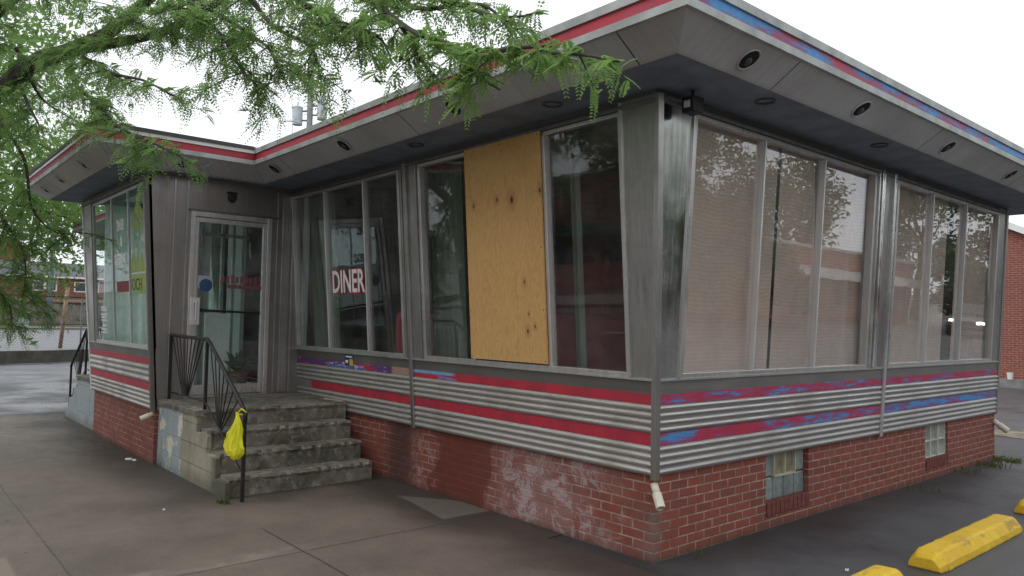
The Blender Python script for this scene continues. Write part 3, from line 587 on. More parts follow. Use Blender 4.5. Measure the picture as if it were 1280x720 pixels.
# inclined eave panels, one per side so that the ribbed entrance one differs
def side(i,j,name,mat,label=None,ribbed=False):
    p,q=Vector((*Sr[i],3.248)),Vector((*Sr[j],3.248)); P,Q=Vector((*Fr[i],3.40)),Vector((*Fr[j],3.40))
    b=MB(); nn=max(2,int((Q-P).length/(.035 if ribbed else .6))); rin=[];
    nrm=(q-p).cross(P-p).normalized(); 
    if nrm.z>0: nrm=-nrm
    for k in range(nn+1):
        t=k/nn; dd=(.010 if k%2 else 0) if ribbed else 0
        a=p.lerp(q,t)+nrm*dd; c=P.lerp(Q,t)+nrm*dd; rin.append([a,c,c-nrm*(.02+dd),a-nrm*(.02+dd)])
    b.rings(rin); o=obj(name,b,mat,D)
    if label: o['label']=label
side(0,1,'eave_panel',eaveMat); side(1,2,'eave_panel',eaveMat); side(2,3,'eave_panel',mat_steel('eave_pale_ribbed','x',.62,.45,'v',(1,1,.97),.25,.5),'pale finely ribbed eave panel over the entrance window',True)
side(3,4,'eave_panel',eaveMat,'ribbed eave panel over the steps',True); side(4,5,'eave_panel',eaveMat,'grey sloping eave panel along the street side'); side(5,6,'eave_panel',eaveMat,'grey sloping eave panel along the parking side'); side(6,7,'eave_panel',eaveMat)
def fas(i,j,z0,z1,o,name,mat,label=None,z0b=None):
    A=off(Fr,o); B=off(Fr,-.05); b=MB()
    b.rings([[(*A[i],z0),(*A[i],z1),(*B[i],z1),(*B[i],z0)],[(*A[j],z0),(*A[j],z1),(*B[j],z1),(*B[j],z0)]]); x=obj(name,b,mat,D)
    if label: x['label']=label
for i,j in ((0,1),(1,2),(2,3),(3,4),(4,5),(5,6),(6,7)):
    lot=(i==5)
    fas(i,j,3.392,3.442,.018,'fascia_lower_strip',trimPale)
    fas(i,j,3.442,3.520,.004,'fascia_stripe',SF if lot or i==2 else SFR,'red and blue weathered fascia stripe facing the parking lot' if lot else ('red fascia stripe facing the street' if i==4 else None))
    if i in (1,2,3): fas(i,j,3.520,3.560,.018,'fascia_upper_strip',white); fas(i,j,3.560,3.60,.03,'roof_edge',simple('roof_edge_dark',(.05,.05,.055),.6),'dark roof edge above the entrance')
    else: fas(i,j,3.520,3.575,.018,'fascia_upper_strip',trimPale)
b=MB(); b.add(zr(off(Fr,-.03),3.56)+zr(off(Fr,-.03),3.40),[tuple(range(8)),tuple(range(15,7,-1))]+[(k,(k+1)%8,(k+1)%8+8,k+8) for k in range(8)]); obj('roof',b,simple('roof_tar',(.06,.06,.06),.9),D)
b=MB(); b.box(-14.1,-.1,.1,6.95,3.26,3.39); obj('ceiling',b,simple('ceiling_dark',(.25,.26,.25),.9),D)
b=MB(); b.box(-8.4,-5.7,-1.7,.1,3.256,3.39); obj('vestibule_ceiling',b,offw,D)
# recessed lamps in the inclined eave
def eavelamp(c,out,along):
    out=Vector(out); al=Vector(along); dn=Vector((0,0,-1)); sl=(out*.23+Vector((0,0,.15))).normalized(); nrm=sl.cross(al).normalized()
    if nrm.z>0: nrm=-nrm
    c=Vector(c); ring=lambda r,d,n=28:[c+nrm*d+(al*math.cos(2*math.pi*k/n)+sl*math.sin(2*math.pi*k/n))*r for k in range(n)]
    b=MB(); b.rings([ring(.082,.001),ring(.080,.009),ring(.073,.010),ring(.070,.002)],True,False); o=obj('eave_lamp',b,eaveMat,D,smooth=True)
    b=MB(); b.rings([ring(.071,.0015),ring(.071,.0030)]); obj('recess_shade_disc',b,rubber,o)  # flat dark disc stands in for the shade inside the lamp hole
    b=MB(); c2=c+nrm*.004-sl*.012; c=c2; b.rings([ring(.030,.0,16),ring(.027,.010,16),ring(.012,.016,16)]); obj('lamp_lens',b,simple('lamp_glass',(.05,.05,.055),.4),o,smooth=True)
for x in (-1.41,-3.19,-4.80): eavelamp((x,-.765,3.323),(0,-1,0),(1,0,0))
for y in (-.08,1.47,3.2,4.95,6.6): eavelamp((.765,y,3.323),(1,0,0),(0,1,0))
for x in (-6.18,-7.47,-8.5): eavelamp((x,-2.395,3.323),(0,-1,0),(1,0,0))
eavelamp((-5.25,-1.6,3.325),(1,0,0),(0,1,0))
for p in ((-.61,-.46),(.50,.56),(-2.4,-.46),(.50,2.4)):
    b=MB(); b.rings([[(p[0]+r*math.cos(k*math.pi/12),p[1]+r*math.sin(k*math.pi/12),z) for k in range(24)] for r,z in ((.075,3.249),(.072,3.238),(.058,3.240),(.055,3.246))],True,False); obj('soffit_ring',b,simple('soffit_ring_paint',(.06,.065,.07),.5),D,smooth=True)
# spouts
def spout(p,q,r):
    p,q=Vector(p),Vector(q); m=p.lerp(q,.45); d=(q-p).normalized()
    b=MB(); b.tube([p,m],[r*.82,r*.82],16); b.tube([m-d*.01,m,q],[r*.95,r,r],16,False); b.tube([q,q-d*.05],[r*.86,r*.8],16,False); o=obj('drain_spout',b,bone,D,smooth=True)
    b=MB(); b.tube([q-d*.03,q-d*.028],[r*.85,r*.85],16); obj('spout_mouth',b,rubber,o)
spout((-.01,.01,.545),(.10,-.055,.41),.033); spout((-.02,6.96,.50),(.14,6.98,.38),.04); spout((-5.66,-1.69,.56),(-5.70,-1.82,.50),.03)
# interior
b=MB(); b.box(-14,-.15,.3,6.85,.66,.72); obj('floor',b,dkfloor,D); b=MB(); b.box(-8.3,-5.7,-1.65,-.16,.66,.72); obj('vestibule_floor',b,simple('pale_bounce_floor',(.50,.50,.47),.4),D)  # vestibule floor is made pale to bounce more light inside
b=MB(); b.box(-13.9,-.3,6.7,6.8,.72,3.26); b.box(-13.9,-13.8,.3,6.7,.72,3.26); b.box(-8.6,-8.5,.25,3.5,.72,3.26); obj('interior_wall',b,dkwall,D)
b=MB(); b.box(-8.36,-8.30,-1.6,.2,.72,.95); b.box(-8.3,-7.72,.02,.08,.72,3.26); b.box(-6.6,-5.75,.10,.14,.72,3.26); b.box(-7.30,-7.25,-1.1,-.6,.72,3.26); obj('vestibule_wall',b,offw,D)
b=MB(); b.box(-6.36,-6.31,-.95,-.66,.72,1.69); obj('vestibule_panel',b,simple('panel_white',(.88,.88,.86),.5,0,.03),D)
b=MB(); 
for y in (-.72,-.45,-.30): b.box(-7.24,-7.18,y-.02,y+.02,.72,2.95)
b.box(-7.24,-7.18,-.72,-.1,2.75,2.80); b.box(-7.24,-7.18,-.72,-.45,1.70,1.74); obj('inner_door_frame',b,alum,D)
# curtains
def curtain(F,s0,s1,d,mat,label,h0=1.20,h1=3.2,amp=.02,per=.11,lean=0,group='curtains behind the diner windows',name='curtain'):
    n=max(6,int((s1-s0)/.018)); b=MB(); ph=random.random()*6
    rows=[]
    for i in range(n+1):
        s=s0+(s1-s0)*i/n; o=amp*math.sin(s/per*6.28+ph)+amp*.5*math.sin(s/per*2.7+ph)
        rows.append([F(s+lean*(h-h0)**2*(i/n),h,d+o*(1.15-.3*(h-h0)/2)) for h in (h0,1.6,2.0,2.4,2.8,h1)])
    me=b.rings(rows,False,False); c=obj(name,b,mat,None,smooth=True); tag(c,label,'curtain',group); return c
curtain(FA,-5.75,-5.08,-.30,curtG,'green grey curtain at the left end of the DINER lettered window',amp=.03)
curtain(FA,-3.05,-2.45,-.30,curtG,'green grey curtain between the pier and the plywood board',amp=.03)
curtain(FA,-1.0,-.88,-.28,curtG,'narrow curtain edge just right of the plywood board',amp=.02)
curtain(FB,.12,1.52,-.10,curtB,'beige curtain nearest the corner pier, lot side',amp=.006,per=.5)
curtain(FB,1.56,2.22,-.09,curtB,'beige curtain with a curved edge in the middle pane of the first lot window',amp=.008,per=.4,lean=-.03)
curtain(FB,2.26,3.45,-.12,curtB,'greyer beige curtain right of the curved edge, first lot window',amp=.02,per=.33)
curtain(FB,3.60,5.30,-.12,curtB,'beige curtain at the left of the far lot window',amp=.02,per=.4)
curtain(FB,5.58,6.80,-.12,curtB,'pale curtain at the right of the far lot window',amp=.02,per=.25)
tealSheet=mat_leaf('light_sheet_pale_teal',(.66,.76,.73),(.72,.82,.79),.7)
curtain(FL,-1.62,-.04,-.14,tealSheet,'pale teal sheet added inside the entrance bay to even out its light',h0=.9,h1=3.22,amp=.015,per=.14)  # added translucent sheet, evens the light coming through the west glazing
# booths seen through the street windows
def booth(x0,x1,y0,y1,label):
    t=empty('diner_booth',((x0+x1)/2,(y0+y1)/2,.72)); tag(t,label,'booth','red booths inside the diner')
    X,Y=(x1-x0)/2,(y1-y0)/2
    b=MB(); b.box(-X,X,-Y,Y,0,.12); obj('plinth',b,black,t)
    b=MB(); b.box(-X,X,-Y,Y,.12,.45); obj('seat',b,redV,t,bevel=.03)
    b=MB(); b.box(-.08,.08,-Y,Y,.45,1.02 if (x1-x0)<1 else .8); o=obj('backrest',b,redV,t,bevel=.05)
booth(-4.15,-3.35,.25,1.35,'red booth behind the DINER lettered window'); booth(-1.9,-.9,.3,1.5,'dark red booth behind the pane between plywood and corner'); booth(-3.2,-2.4,.4,1.5,'red booth back behind the plywood board')
b=MB(); b.box(-6,-1.2,3.2,3.8,.72,1.75); c=tag(obj('lunch_counter',b,woodM,None,bevel=.02),'dark red brown counter along the back of the diner room','counter')
b=MB(); b.box(-6.05,-1.15,3.12,3.88,1.75,1.79); obj('counter_top',b,simple('counter_top',(.35,.33,.32),.3),c,bevel=.01)
b=MB(); b.box(-3.3,-.45,2.1,2.16,.72,2.35); obj('wall_board',b,simple('red_wall_board',(.42,.13,.13),.5),D)
# vestibule plant
def plant(name,loc,label,n=26,h=.45,cat='plant'):
    t=empty(name,loc); tag(t,label,cat)
    b=MB(); b.rings([[(r*math.cos(k*math.pi/8),r*math.sin(k*math.pi/8),z) for k in range(16)] for r,z in ((.10,0),(.14,.22),(.15,.24))]); obj('pot',b,simple('pot_clay',(.12,.06,.04),.8),t)
    b=MB()
    for i in range(n):
        a=random.random()*6.28; l=h*(.6+.6*random.random()); tl=.25+.6*random.random(); w=.03+.02*random.random(); pts=[]
        for k in range(6):
            u=k/5; r=l*u*math.sin(tl)*(1+.3*u); z=.22+l*u*math.cos(tl)-.35*l*u*u*tl; ww=w*math.sin(math.pi*min(.97,u*.9+.08))
            pts.append((r,z,ww))
        ca,sa=math.cos(a),math.sin(a); vs=[]
        for r,z,ww in pts: vs+=[(ca*r-sa*ww,sa*r+ca*ww,z),(ca*r+sa*ww,sa*r-ca*ww,z)]
        b.add(vs,[(2*k,2*k+1,2*k+3,2*k+2) for k in range(5)])
    obj('foliage',b,leafD,t); return t
plant('potted_plant',(-6.12,-.60,.72),'leafy potted plant standing inside the glass entrance door',40,.34)
# ------------------------------------------------------------------ front steps
def jit(mb,a=.006):
    mb.v=[(x+random.uniform(-a,a),y+random.uniform(-a,a),z+random.uniform(-a,a)) for x,y,z in mb.v]; return mb
def worn(name,x0,x1,y0,y1,z0,z1,mat,parent,seg=.05,a=.007,nose=0):
    # a block whose long edge (along y) is chipped and uneven
    b=MB(); n=max(3,int((y1-y0)/seg)); r=[]
    for i in range(n+1):
        y=y0+(y1-y0)*i/n; e=0 if random.random()<.65 else random.uniform(.008,.035)
        ja=lambda:random.uniform(-a,a)
        r.append([(x0,y,z0),(x0,y,z1+ja()*.4),(x1-.016-e,y,z1+ja()*.5),(x1+ja()*.6-e,y,z1-.022+ja()-e*.4),(x1-nose+ja()*.5,y,z1-.055),(x1-nose-.004,y,z0)])
    b.rings(r); return obj(name,b,mat,parent)
def steps(sgn,x_in,label,side_mat):
    t=empty('front_steps',(x_in+sgn*1.0,-.9,0)); o=Vector(t.location)
    tag(t,label,'steps')
    lst=[]
    Y0,Y1=-1.62,-.10
    for xe,z0,z1 in ((1.28,.0,.72),(1.58,0,.545),(1.84,0,.365),(2.10,0,.185)):
        lst.append((xe,z1))
    prev=0
    for k,(xe,z1) in enumerate(lst):
        nm='landing' if k==0 else 'step'
        b=None
        x0=0 if k==0 else lst[k-1][0]-.02
        if sgn>0: ob=worn(nm,x_in+x0,x_in+xe-(.04 if k else 0),Y0,(-.03 if k==0 else Y1-.012*k),-.1,z1,stepM,t,nose=.025)
        else:
            ob=worn(nm,-(x_in)-(-x0),-(x_in)+xe,Y0,Y1,-.1,z1,stepM,t,nose=.025)
            for v in ob.data.vertices: v.co.x=-v.co.x
            ob.data.flip_normals()
        ob.matrix_parent_inverse=Matrix.Translation(-o)
        prev=xe
    # side wall skin, stepped profile, rough masonry
    b=MB(); prof=[(0.0,-.1),(2.06,-.1)]
    for xe,z1 in lst[::-1]: prof+= [(xe-.04,z1-.07)] if False else []
    pts=[(0,-.1),(2.07,-.1),(2.07,.15),(1.81,.155),(1.81,.33),(1.55,.335),(1.55,.51),(1.25,.515),(1.25,.665),(0,.665)]
    b.rings([[(x_in+sgn*x,y,z) for x,z in pts] for y in (-1.66,-1.62+.002)]); jit(b,.006)
    ob=obj('side_wall',b,side_mat,t); ob.matrix_parent_inverse=Matrix.Translation(-o)
    b=MB(); n=16; r=[]
    for i in range(n+1):
        x=1.28*i/n; e=random.uniform(0,.015)
        r.append([(x_in+sgn*x,-1.685+e,.66+random.uniform(0,.012)),(x_in+sgn*x,-1.69+e,.712),(x_in+sgn*x,-1.60,.726),(x_in+sgn*x,-1.60,.66)])
    b.rings(r); ob=obj('coping',b,stepM,t); ob.matrix_parent_inverse=Matrix.Translation(-o)
    return t
T1=steps(1,-5.6,'worn grey concrete steps with peeling painted side below the glass door',stepSide)
T2=steps(-1,-8.52,'blue grey painted steps on the far side of the entrance bay',stepSideL)
T2.name='side_steps'
def railing(xf,label,name,scale_post=1):
    # xf: maps local x (0 at wall, growing away) to world x
    t=empty(name,(xf(1.2),-1.57,.72)); o=Vector(t.location); tag(t,label,'railing')
    def add(nm,b,smooth=False): 
        ob=obj(nm,b,rail_m,t,smooth); ob.matrix_parent_inverse=Matrix.Translation(-o)
    Y=-1.57
    P=lambda x,z,dy=0:(xf(x),Y+dy,z)
    for x,z0,z1 in ((.04,.72,1.43),(1.20,.72,1.41),(2.24,.0,.80)):
        b=MB(); b.box(min(xf(x-.014),xf(x+.014)),max(xf(x-.014),xf(x+.014)),Y-.014,Y+.014,z0,z1); add('post',b)
    b=MB(); b.tube([P(0,1.435),P(.6,1.425),P(1.20,1.42),P(1.27,1.39),P(2.20,.83),P(2.25,.78),P(2.25,.72)],.019,8); add('handrail',b,True)
    b=MB(); b.tube([P(.04,.80),P(1.20,.80)],.009,6); b.tube([P(1.20,.80),P(2.24,.24)],.009,6); add('bottom_rail',b)
    for i in range(9):
        b=MB(); u=.10+i*.125; b.tube([P(.58+(i-4)*.022,.80),P(u,1.41)],.0065,5); add('baluster',b)
    for i in range(7):
        u=1.30+i*.13; zt=1.40-(u-1.22)*.58; b=MB(); b.tube([P(1.62+(i-3)*.02,.60-(i-3)*.01),P(u,zt)],.0065,5); add('baluster',b)
    return t
railing(lambda x:-5.6+x,'black iron railing with fanned bars on the front steps, yellow bag on its end','stair_railing')
railing(lambda x:-8.52-x,'black iron railing on the blue grey steps at the far side','stair_railing')
# plastic bag tied to the lowest post
def bag():
    t=MB(); rings=[]
    prof=[(.80,.012,.010),(.765,.018,.012),(.72,.045,.022),(.66,.075,.04),(.60,.105,.055),(.54,.130,.065),(.48,.140,.07),(.435,.120,.065),(.40,.08,.05),(.385,.03,.02)]
    for i,(z,rx,ry) in enumerate(prof):
        n=40; ring=[]
        for k in range(n):
            a=2*math.pi*k/n; cr=1+.16*math.sin(5*a+z*14)+.09*math.sin(11*a-z*25)+.05*random.uniform(-1,1)
            sx=-.10*max(0,(.78-z))+.02*math.sin(z*20)
            ring.append((-3.40+sx+rx*cr*math.cos(a),-1.625+ry*cr*math.sin(a),z+.012*math.sin(3*a+1)*(i>2)))
        rings.append(ring)
    t.rings(rings); o=obj('plastic_bag',t,bagM,None); tag(o,'bright yellow plastic bag knotted to the end of the stair railing','plastic bag')
    b=MB(); b.tube([(-3.40,-1.62,.79),(-3.37,-1.60,.83),(-3.345,-1.565,.80),(-3.37,-1.55,.77),(-3.40,-1.61,.78)],.008,6); obj('knot',b,bagM,o,smooth=True)
    b=MB(); 
    for x0,z0,x1,z1 in ((-.07,.565,-.035,.60),(-.085,.54,-.045,.575),(-.05,.60,-.02,.63)):
        b.tube([(-3.43+x0,-1.690,z0),(-3.43+x1,-1.692,z1)],.004,4)
    obj('print_mark',b,black,o)
bag()
b=MB(); b.box(-.17,.17,-.016,.016,0,.018); o=obj('wooden_strip',b,simple('strip_cream',(.42,.36,.26),.8),None,bevel=.004); o.location=(-4.47,-.12,.723); o.rotation_euler=(0,0,.10); tag(o,'thin cream strip of wood lying on the landing against the diner wall','wood strip')
# ------------------------------------------------------------------ parking blocks
def block():
    t=MB(); L=.88; r=[]; n=30
    for i in range(n+1):
        y=-L+2*L*i/n; e=min(1,(L-abs(y))/.10); hz=.125*(.62+.38*math.sin(e*math.pi/2)); w=.128*(.86+.14*e)
        j=lambda a=.003:random.uniform(-a,a)
        r.append([(-w+j(),y,0),(-w*.93+j(),y,hz*.42),(-w*.60+j(),y,hz*.92+j()),(-w*.42,y,hz+j()),(w*.42,y,hz+j()),(w*.60+j(),y,hz*.92+j()),(w*.93+j(),y,hz*.42),(w+j(),y,0)])
    t.rings(r); return t
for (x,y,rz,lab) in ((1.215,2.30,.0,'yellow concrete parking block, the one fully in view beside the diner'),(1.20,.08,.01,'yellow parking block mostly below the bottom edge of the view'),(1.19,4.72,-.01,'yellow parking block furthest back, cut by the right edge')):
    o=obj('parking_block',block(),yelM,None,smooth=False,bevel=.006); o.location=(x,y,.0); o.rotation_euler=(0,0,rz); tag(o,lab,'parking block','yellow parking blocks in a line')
# ------------------------------------------------------------------ ground
def sheet(name,pts,z,mat,kind='structure',label=None):
    b=MB(); b.add([(x,y,z) for x,y in pts],[tuple(range(len(pts)))]); o=obj(name,b,mat,None); o['kind']=kind; return o
sheet('ground',[(-900,-900),(900,-900),(900,900),(-900,900)],-.16,simple('far_ground',(.10,.11,.08),.95,0,.4,.3))
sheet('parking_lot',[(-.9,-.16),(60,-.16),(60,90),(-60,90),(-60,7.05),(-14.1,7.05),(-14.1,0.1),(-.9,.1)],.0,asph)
sheet('sidewalk',[(-11.2,-5.2),(30,-5.2),(30,-.16),(-.9,-.16),(-.9,.1),(-11.2,.1)],.004,walkM)
sheet('side_lot',[(-60,-5.2),(-11.2,-5.2),(-11.2,.1),(-14.1,.1),(-14.1,7.05),(-60,7.05)],.002,asphWet)
b=MB(); b.box(-11.2,30,-5.35,-5.2,-.15,.008); o=obj('kerb',b,simple('kerb_concrete',(.28,.27,.25),.8),None,bevel=.02); o['kind']='structure'
sheet('street',[(-60,-15.5),(60,-15.5),(60,-5.35),(-60,-5.35)],-.12,mat_asphalt('street_asphalt',(.075,.075,.078),.5))
sheet('far_sidewalk',[(-60,-19),(60,-19),(60,-15.5),(-60,-15.5)],.0,simple('far_walk',(.24,.23,.21),.85,0,.2,1))
b=MB(); 
for x in range(-50,50,4): b.box(x,x+2.2,-10.45,-10.33,-.118,-.116)
o=obj('lane_marking',b,white,None); o['kind']='structure'
# dirt patch behind the far corner
b=MB(); n=26; b.add([(-.15+.7*(1+.35*random.uniform(-1,1))*math.cos(k*2*math.pi/n),10.3+1.1*(1+.3*random.uniform(-1,1))*math.sin(k*2*math.pi/n),.005) for k in range(n)],[tuple(range(n))]); o=obj('sand_patch',b,simple('sandy_dirt',(.22,.185,.13),.95,0,.5,5,.6),None); o['kind']='structure'
# ------------------------------------------------------------------ background right: brick building
bb=empty('brick_building',(-4,22,0)); tag(bb,'red brick building with a white roof edge behind the far corner of the diner','building')
inv=Matrix.Translation(Vector((4,-22,0)))
def bp_(name,b,mat,par,iv): o=obj(name,b,mat,par); o.matrix_parent_inverse=iv; return o
b=MB(); b.add([(-12,22,0),(-.5,22,0),(-.5,22,3.0),(-5.2,22,5.35),(-12,22,5.35),(-12,34,0),(-.5,34,0),(-.5,34,3.0),(-5.2,34,5.35),(-12,34,5.35)],[(0,1,2,3,4),(9,8,7,6,5),(1,6,7,2),(0,4,9,5),(2,7,8,3),(3,8,9,4)]); bp_('wall',b,brickFx,bb,inv)
b=MB(); b.hexa([(-.2,21.8,2.85),(-.2,34.2,2.85),(-5.2,34.2,5.35),(-5.2,21.8,5.35),(-.2,21.8,3.05),(-.2,34.2,3.05),(-5.2,34.2,5.55),(-5.2,21.8,5.55)]); bp_('roof',b,white,bb,inv)
b=MB(); b.box(-12,-.3,21.6,21.99,0,.25); bp_('foundation',b,simple('foundation_grey',(.20,.195,.19),.9),bb,inv)
b=MB(); b.rings([[(-4.0+r*math.cos(k*math.pi/6),21.72+r*math.sin(k*math.pi/6),z) for k in range(12)] for r,z in ((.07,.25),(.09,.45))]); tag(obj('paper_cup',b,white,None),'white cup standing on the ledge of the far brick building','cup')
# ------------------------------------------------------------------ background left
def post_box(b,x,y,r,z0,z1,n=10): return b.tube([(x,y,z0),(x,y,z1)],r,n)
b=MB(); P=[(-24.2,-7),(-26.0,.5),(-28.6,6),(-32,14)]
for (x0,y0),(x1,y1) in zip(P[:-1],P[1:]):
    b.hexa([(x0,y0,-.1),(x1,y1,-.1),(x1-.3,y1,-.1),(x0-.3,y0,-.1),(x0,y0,.40),(x1,y1,.40),(x1-.3,y1,.40),(x0-.3,y0,.40)])
tag(obj('retaining_wall',b,simple('wall_dirty_concrete',(.13,.125,.105),.9,0,.45,2,.4),None),'low dirty concrete wall between the side lot and the raised road','wall')
fe=empty('chain_link_fence',(-25.6,0,.4)); tag(fe,'chain link fence of thin grey wire on the low concrete wall','fence'); inv=Matrix.Translation(-Vector(fe.location))
galv=simple('galvanised',(.25,.26,.27),.5,.5); 
def lp(t):
    L=[math.dist(P[i],P[i+1]) for i in range(3)]; s=t*sum(L)
    for i in range(3):
        if s<=L[i] or i==2: u=s/L[i]; return (P[i][0]+(P[i+1][0]-P[i][0])*u-.15,P[i][1]+(P[i+1][1]-P[i][1])*u)
        s-=L[i]
for t in (.02,.14,.27,.40,.66,.79,.92,1.0):
    b=MB(); x,y=lp(t); post_box(b,x,y,.028,.4,2.22,8); bp_('post',b,galv,fe,inv)
b=MB(); b.tube([(*lp(t/20),2.22) for t in range(21)],.02,6); b.tube([(*lp(t/20),1.28) for t in range(21)],.014,6); bp_('rail',b,simple('rail_dark',(.05,.05,.055),.6,.4),fe,inv)
b=MB(); 
tot=23.0
i=-1.0
while i<tot+1:
    for sg in (1,-1):
        a0=max(0,min(1,i/tot)); a1=max(0,min(1,(i+sg*.88)/tot)); pts=[(*lp(a0),.42),(*lp(a1),1.28)]
        if a0!=a1:
            (x0,y0,z0),(x1,y1,z1)=pts; w=.0035; b.add([(x0,y0-w,z0),(x0,y0+w,z0),(x1,y1+w,z1),(x1,y1-w,z1)],[(0,1,2,3)])
    i+=.11
bp_('mesh',b,galv,fe,inv)
b=MB(); b.tube([(-29.6,1.55,.3),(-29.5,1.7,2.66)],.07,8); tag(obj('leaning_post',b,simple('rusty_post',(.30,.20,.14),.85,0,.4,8),None,smooth=True),'pale rusty post rising above the chain link fence','post')
sheet('road',[(-24.5,-40),(-26.3,.5),(-32.4,14),(-60,60),(-90,60),(-82,-40)],.33,roadM)
b=MB(); b.hexa([(-70,-40,.0),(-62,60,.0),(-140,60,.0),(-140,-40,.0),(-70,-40,.50),(-62,60,.50),(-140,60,.50),(-140,-40,.50)]); o=obj('far_pavement',b,simple('far_verge',(.22,.21,.17),.95,0,.4,.5),None); o['kind']='structure'
# wooden fence, posts, utility cabinet
b=MB(); y=-4.0
while y<34:
    x=-72.5+.09*y; b.box(x-.02,x+.02,y,y+.145,.5,2.45+random.uniform(-.06,.06)); y+=.16
wf=obj('wooden_fence',b,simple('weathered_boards',(.17,.155,.14),.9,0,.35,1.5),None); tag(wf,'grey weathered board fence in front of the far houses','fence')
b=MB()
for k in range(10): b.box(-72.4+.09*(-4+k*4),-72.3+.09*(-4+k*4),-4+k*4,-3.85+k*4,.5,2.6)
obj('post',b,galv,wf)['kind']='stuff'
b=MB(); b.box(-66.2,-65.6,5.0,5.65,.5,1.85); o=obj('utility_cabinet',b,simple('cabinet_green_grey',(.30,.42,.42),.5),None,bevel=.03); tag(o,'pale blue green utility cabinet at the far kerb','utility cabinet')
b=MB(); b.box(-65.6,-65.58,5.05,5.6,.62,1.78); obj('cabinet_door',b,simple('cabinet_door',(.34,.46,.46),.5),o)
b=MB(); post_box(b,-65.5,7.0,.2,.4,9.0,12); o=obj('far_utility_pole',b,simple('pole_grey_blue',(.16,.18,.20),.8),None,smooth=True); tag(o,'blue grey utility pole in front of the far brick houses','utility pole')
b=MB(); b.box(-65.6,-65.4,5.9,8.1,8.2,8.35); obj('crossarm',b,simple('pole_arm',(.12,.11,.10),.9),o)
# houses
houseB=mat_brick('brick_house','y',False,(.27,.11,.075),(.20,.08,.06),(.30,.2,.16)); slate=simple('slate_roof',(.085,.09,.105),.8,0,.25,.8); churchR=simple('church_roof_red',(.28,.07,.045),.8,0,.25,.6)
def house(x,y0,y1,eave,ridge,label,wins,low=True,rm=slate,wm=houseB):
    t=empty('row_house',(x,(y0+y1)/2,.5)); tag(t,label,'house','brick houses across the road'); iv=Matrix.Translation(-Vector(t.location))
    b=MB(); b.box(x-9,x,y0,y1,.3,eave); bp_('wall',b,wm,t,iv)
    b=MB(); b.add([(x+.5,y0-.3,eave-.1),(x+.5,y1+.3,eave-.1),(x-9.5,y1+.3,eave-.1),(x-9.5,y0-.3,eave-.1),(x-4.5,y0-.3,ridge),(x-4.5,y1+.3,ridge)],[(0,1,5,4),(2,3,4,5),(0,4,3),(1,2,5),(3,2,1,0)]); bp_('roof',b,rm,t,iv)
    b=MB(); b.box(x+.5,x+.62,y0-.3,y1+.3,eave-.12,eave+.05); bp_('gutter',b,white,t,iv)
    for wy,wz,ww,wh in wins:
        b=MB(); b.box(x,x+.06,wy-ww/2,wy+ww/2,wz,wz+wh); w=bp_('window',b,white,t,iv)
        for s in (-1,1):
            b=MB(); b.box(x+.06,x+.08,wy+s*ww/4-ww*.19,wy+s*ww/4+ww*.19,wz+.12,wz+wh-.12); bp_('pane',b,simple('dark_pane',(.05,.06,.065),.2),w,Matrix())
    if low:
        b=MB(); b.hexa([(x,y0,3.0),(x+2.4,y0,2.7),(x+2.4,y1,2.7),(x,y1,3.0),(x,y0,3.2),(x+2.4,y0,2.85),(x+2.4,y1,2.85),(x,y1,3.2)]); bp_('porch_roof',b,simple('porch_roof',(.16,.11,.09),.9),t,iv)
    return t
house(-84,5.6,15.2,5.3,7.0,'brick row house with two white windows under a slate roof, right of the pole',[(9.5,3.85,2.1,1.05),(13.2,3.85,2.3,1.05)])
house(-84,15.8,27,5.3,7.0,'brick row house mostly hidden behind the entrance bay',[(18,3.85,2.2,1.05),(23,3.85,2.2,1.05)])
house(-84,-6,4.9,5.0,6.6,'brick row house at the left edge behind the leaves',[(-2,3.7,2.0,1.0),(2.6,3.7,2.0,1.0)],True,churchR)
c=empty('church_building',(-104,8,.5)); tag(c,'red arched roof rising behind the far brick houses','church'); iv=Matrix.Translation(-Vector(c.location))
b=MB(); b.box(-112,-104,3.5,10.5,.3,8.2); bp_('wall',b,houseB,c,iv)
b=MB(); b.rings([[(x,7+4*math.cos(k*math.pi/12),8+2.9*math.sin(k*math.pi/12)) for k in range(13)] for x in (-112.3,-103.7)]); bp_('roof',b,churchR,c,iv)
# canopy seen under the entrance eave far left
cn=empty('flat_canopy',(-21,-.6,0)); tag(cn,'dark flat canopy on posts beyond the diner, seen under the entrance eave','canopy'); iv=Matrix.Translation(-Vector(cn.location))
b=MB(); b.box(-27,-15.6,1.6,5.5,3.95,4.25); bp_('roof',b,simple('canopy_dark',(.07,.08,.095),.6),cn,iv)
for x,y in ((-16.2,5.2),(-26.5,5.2)):
    b=MB(); post_box(b,x,y,.07,0,3.95); bp_('post',b,galv,cn,iv)
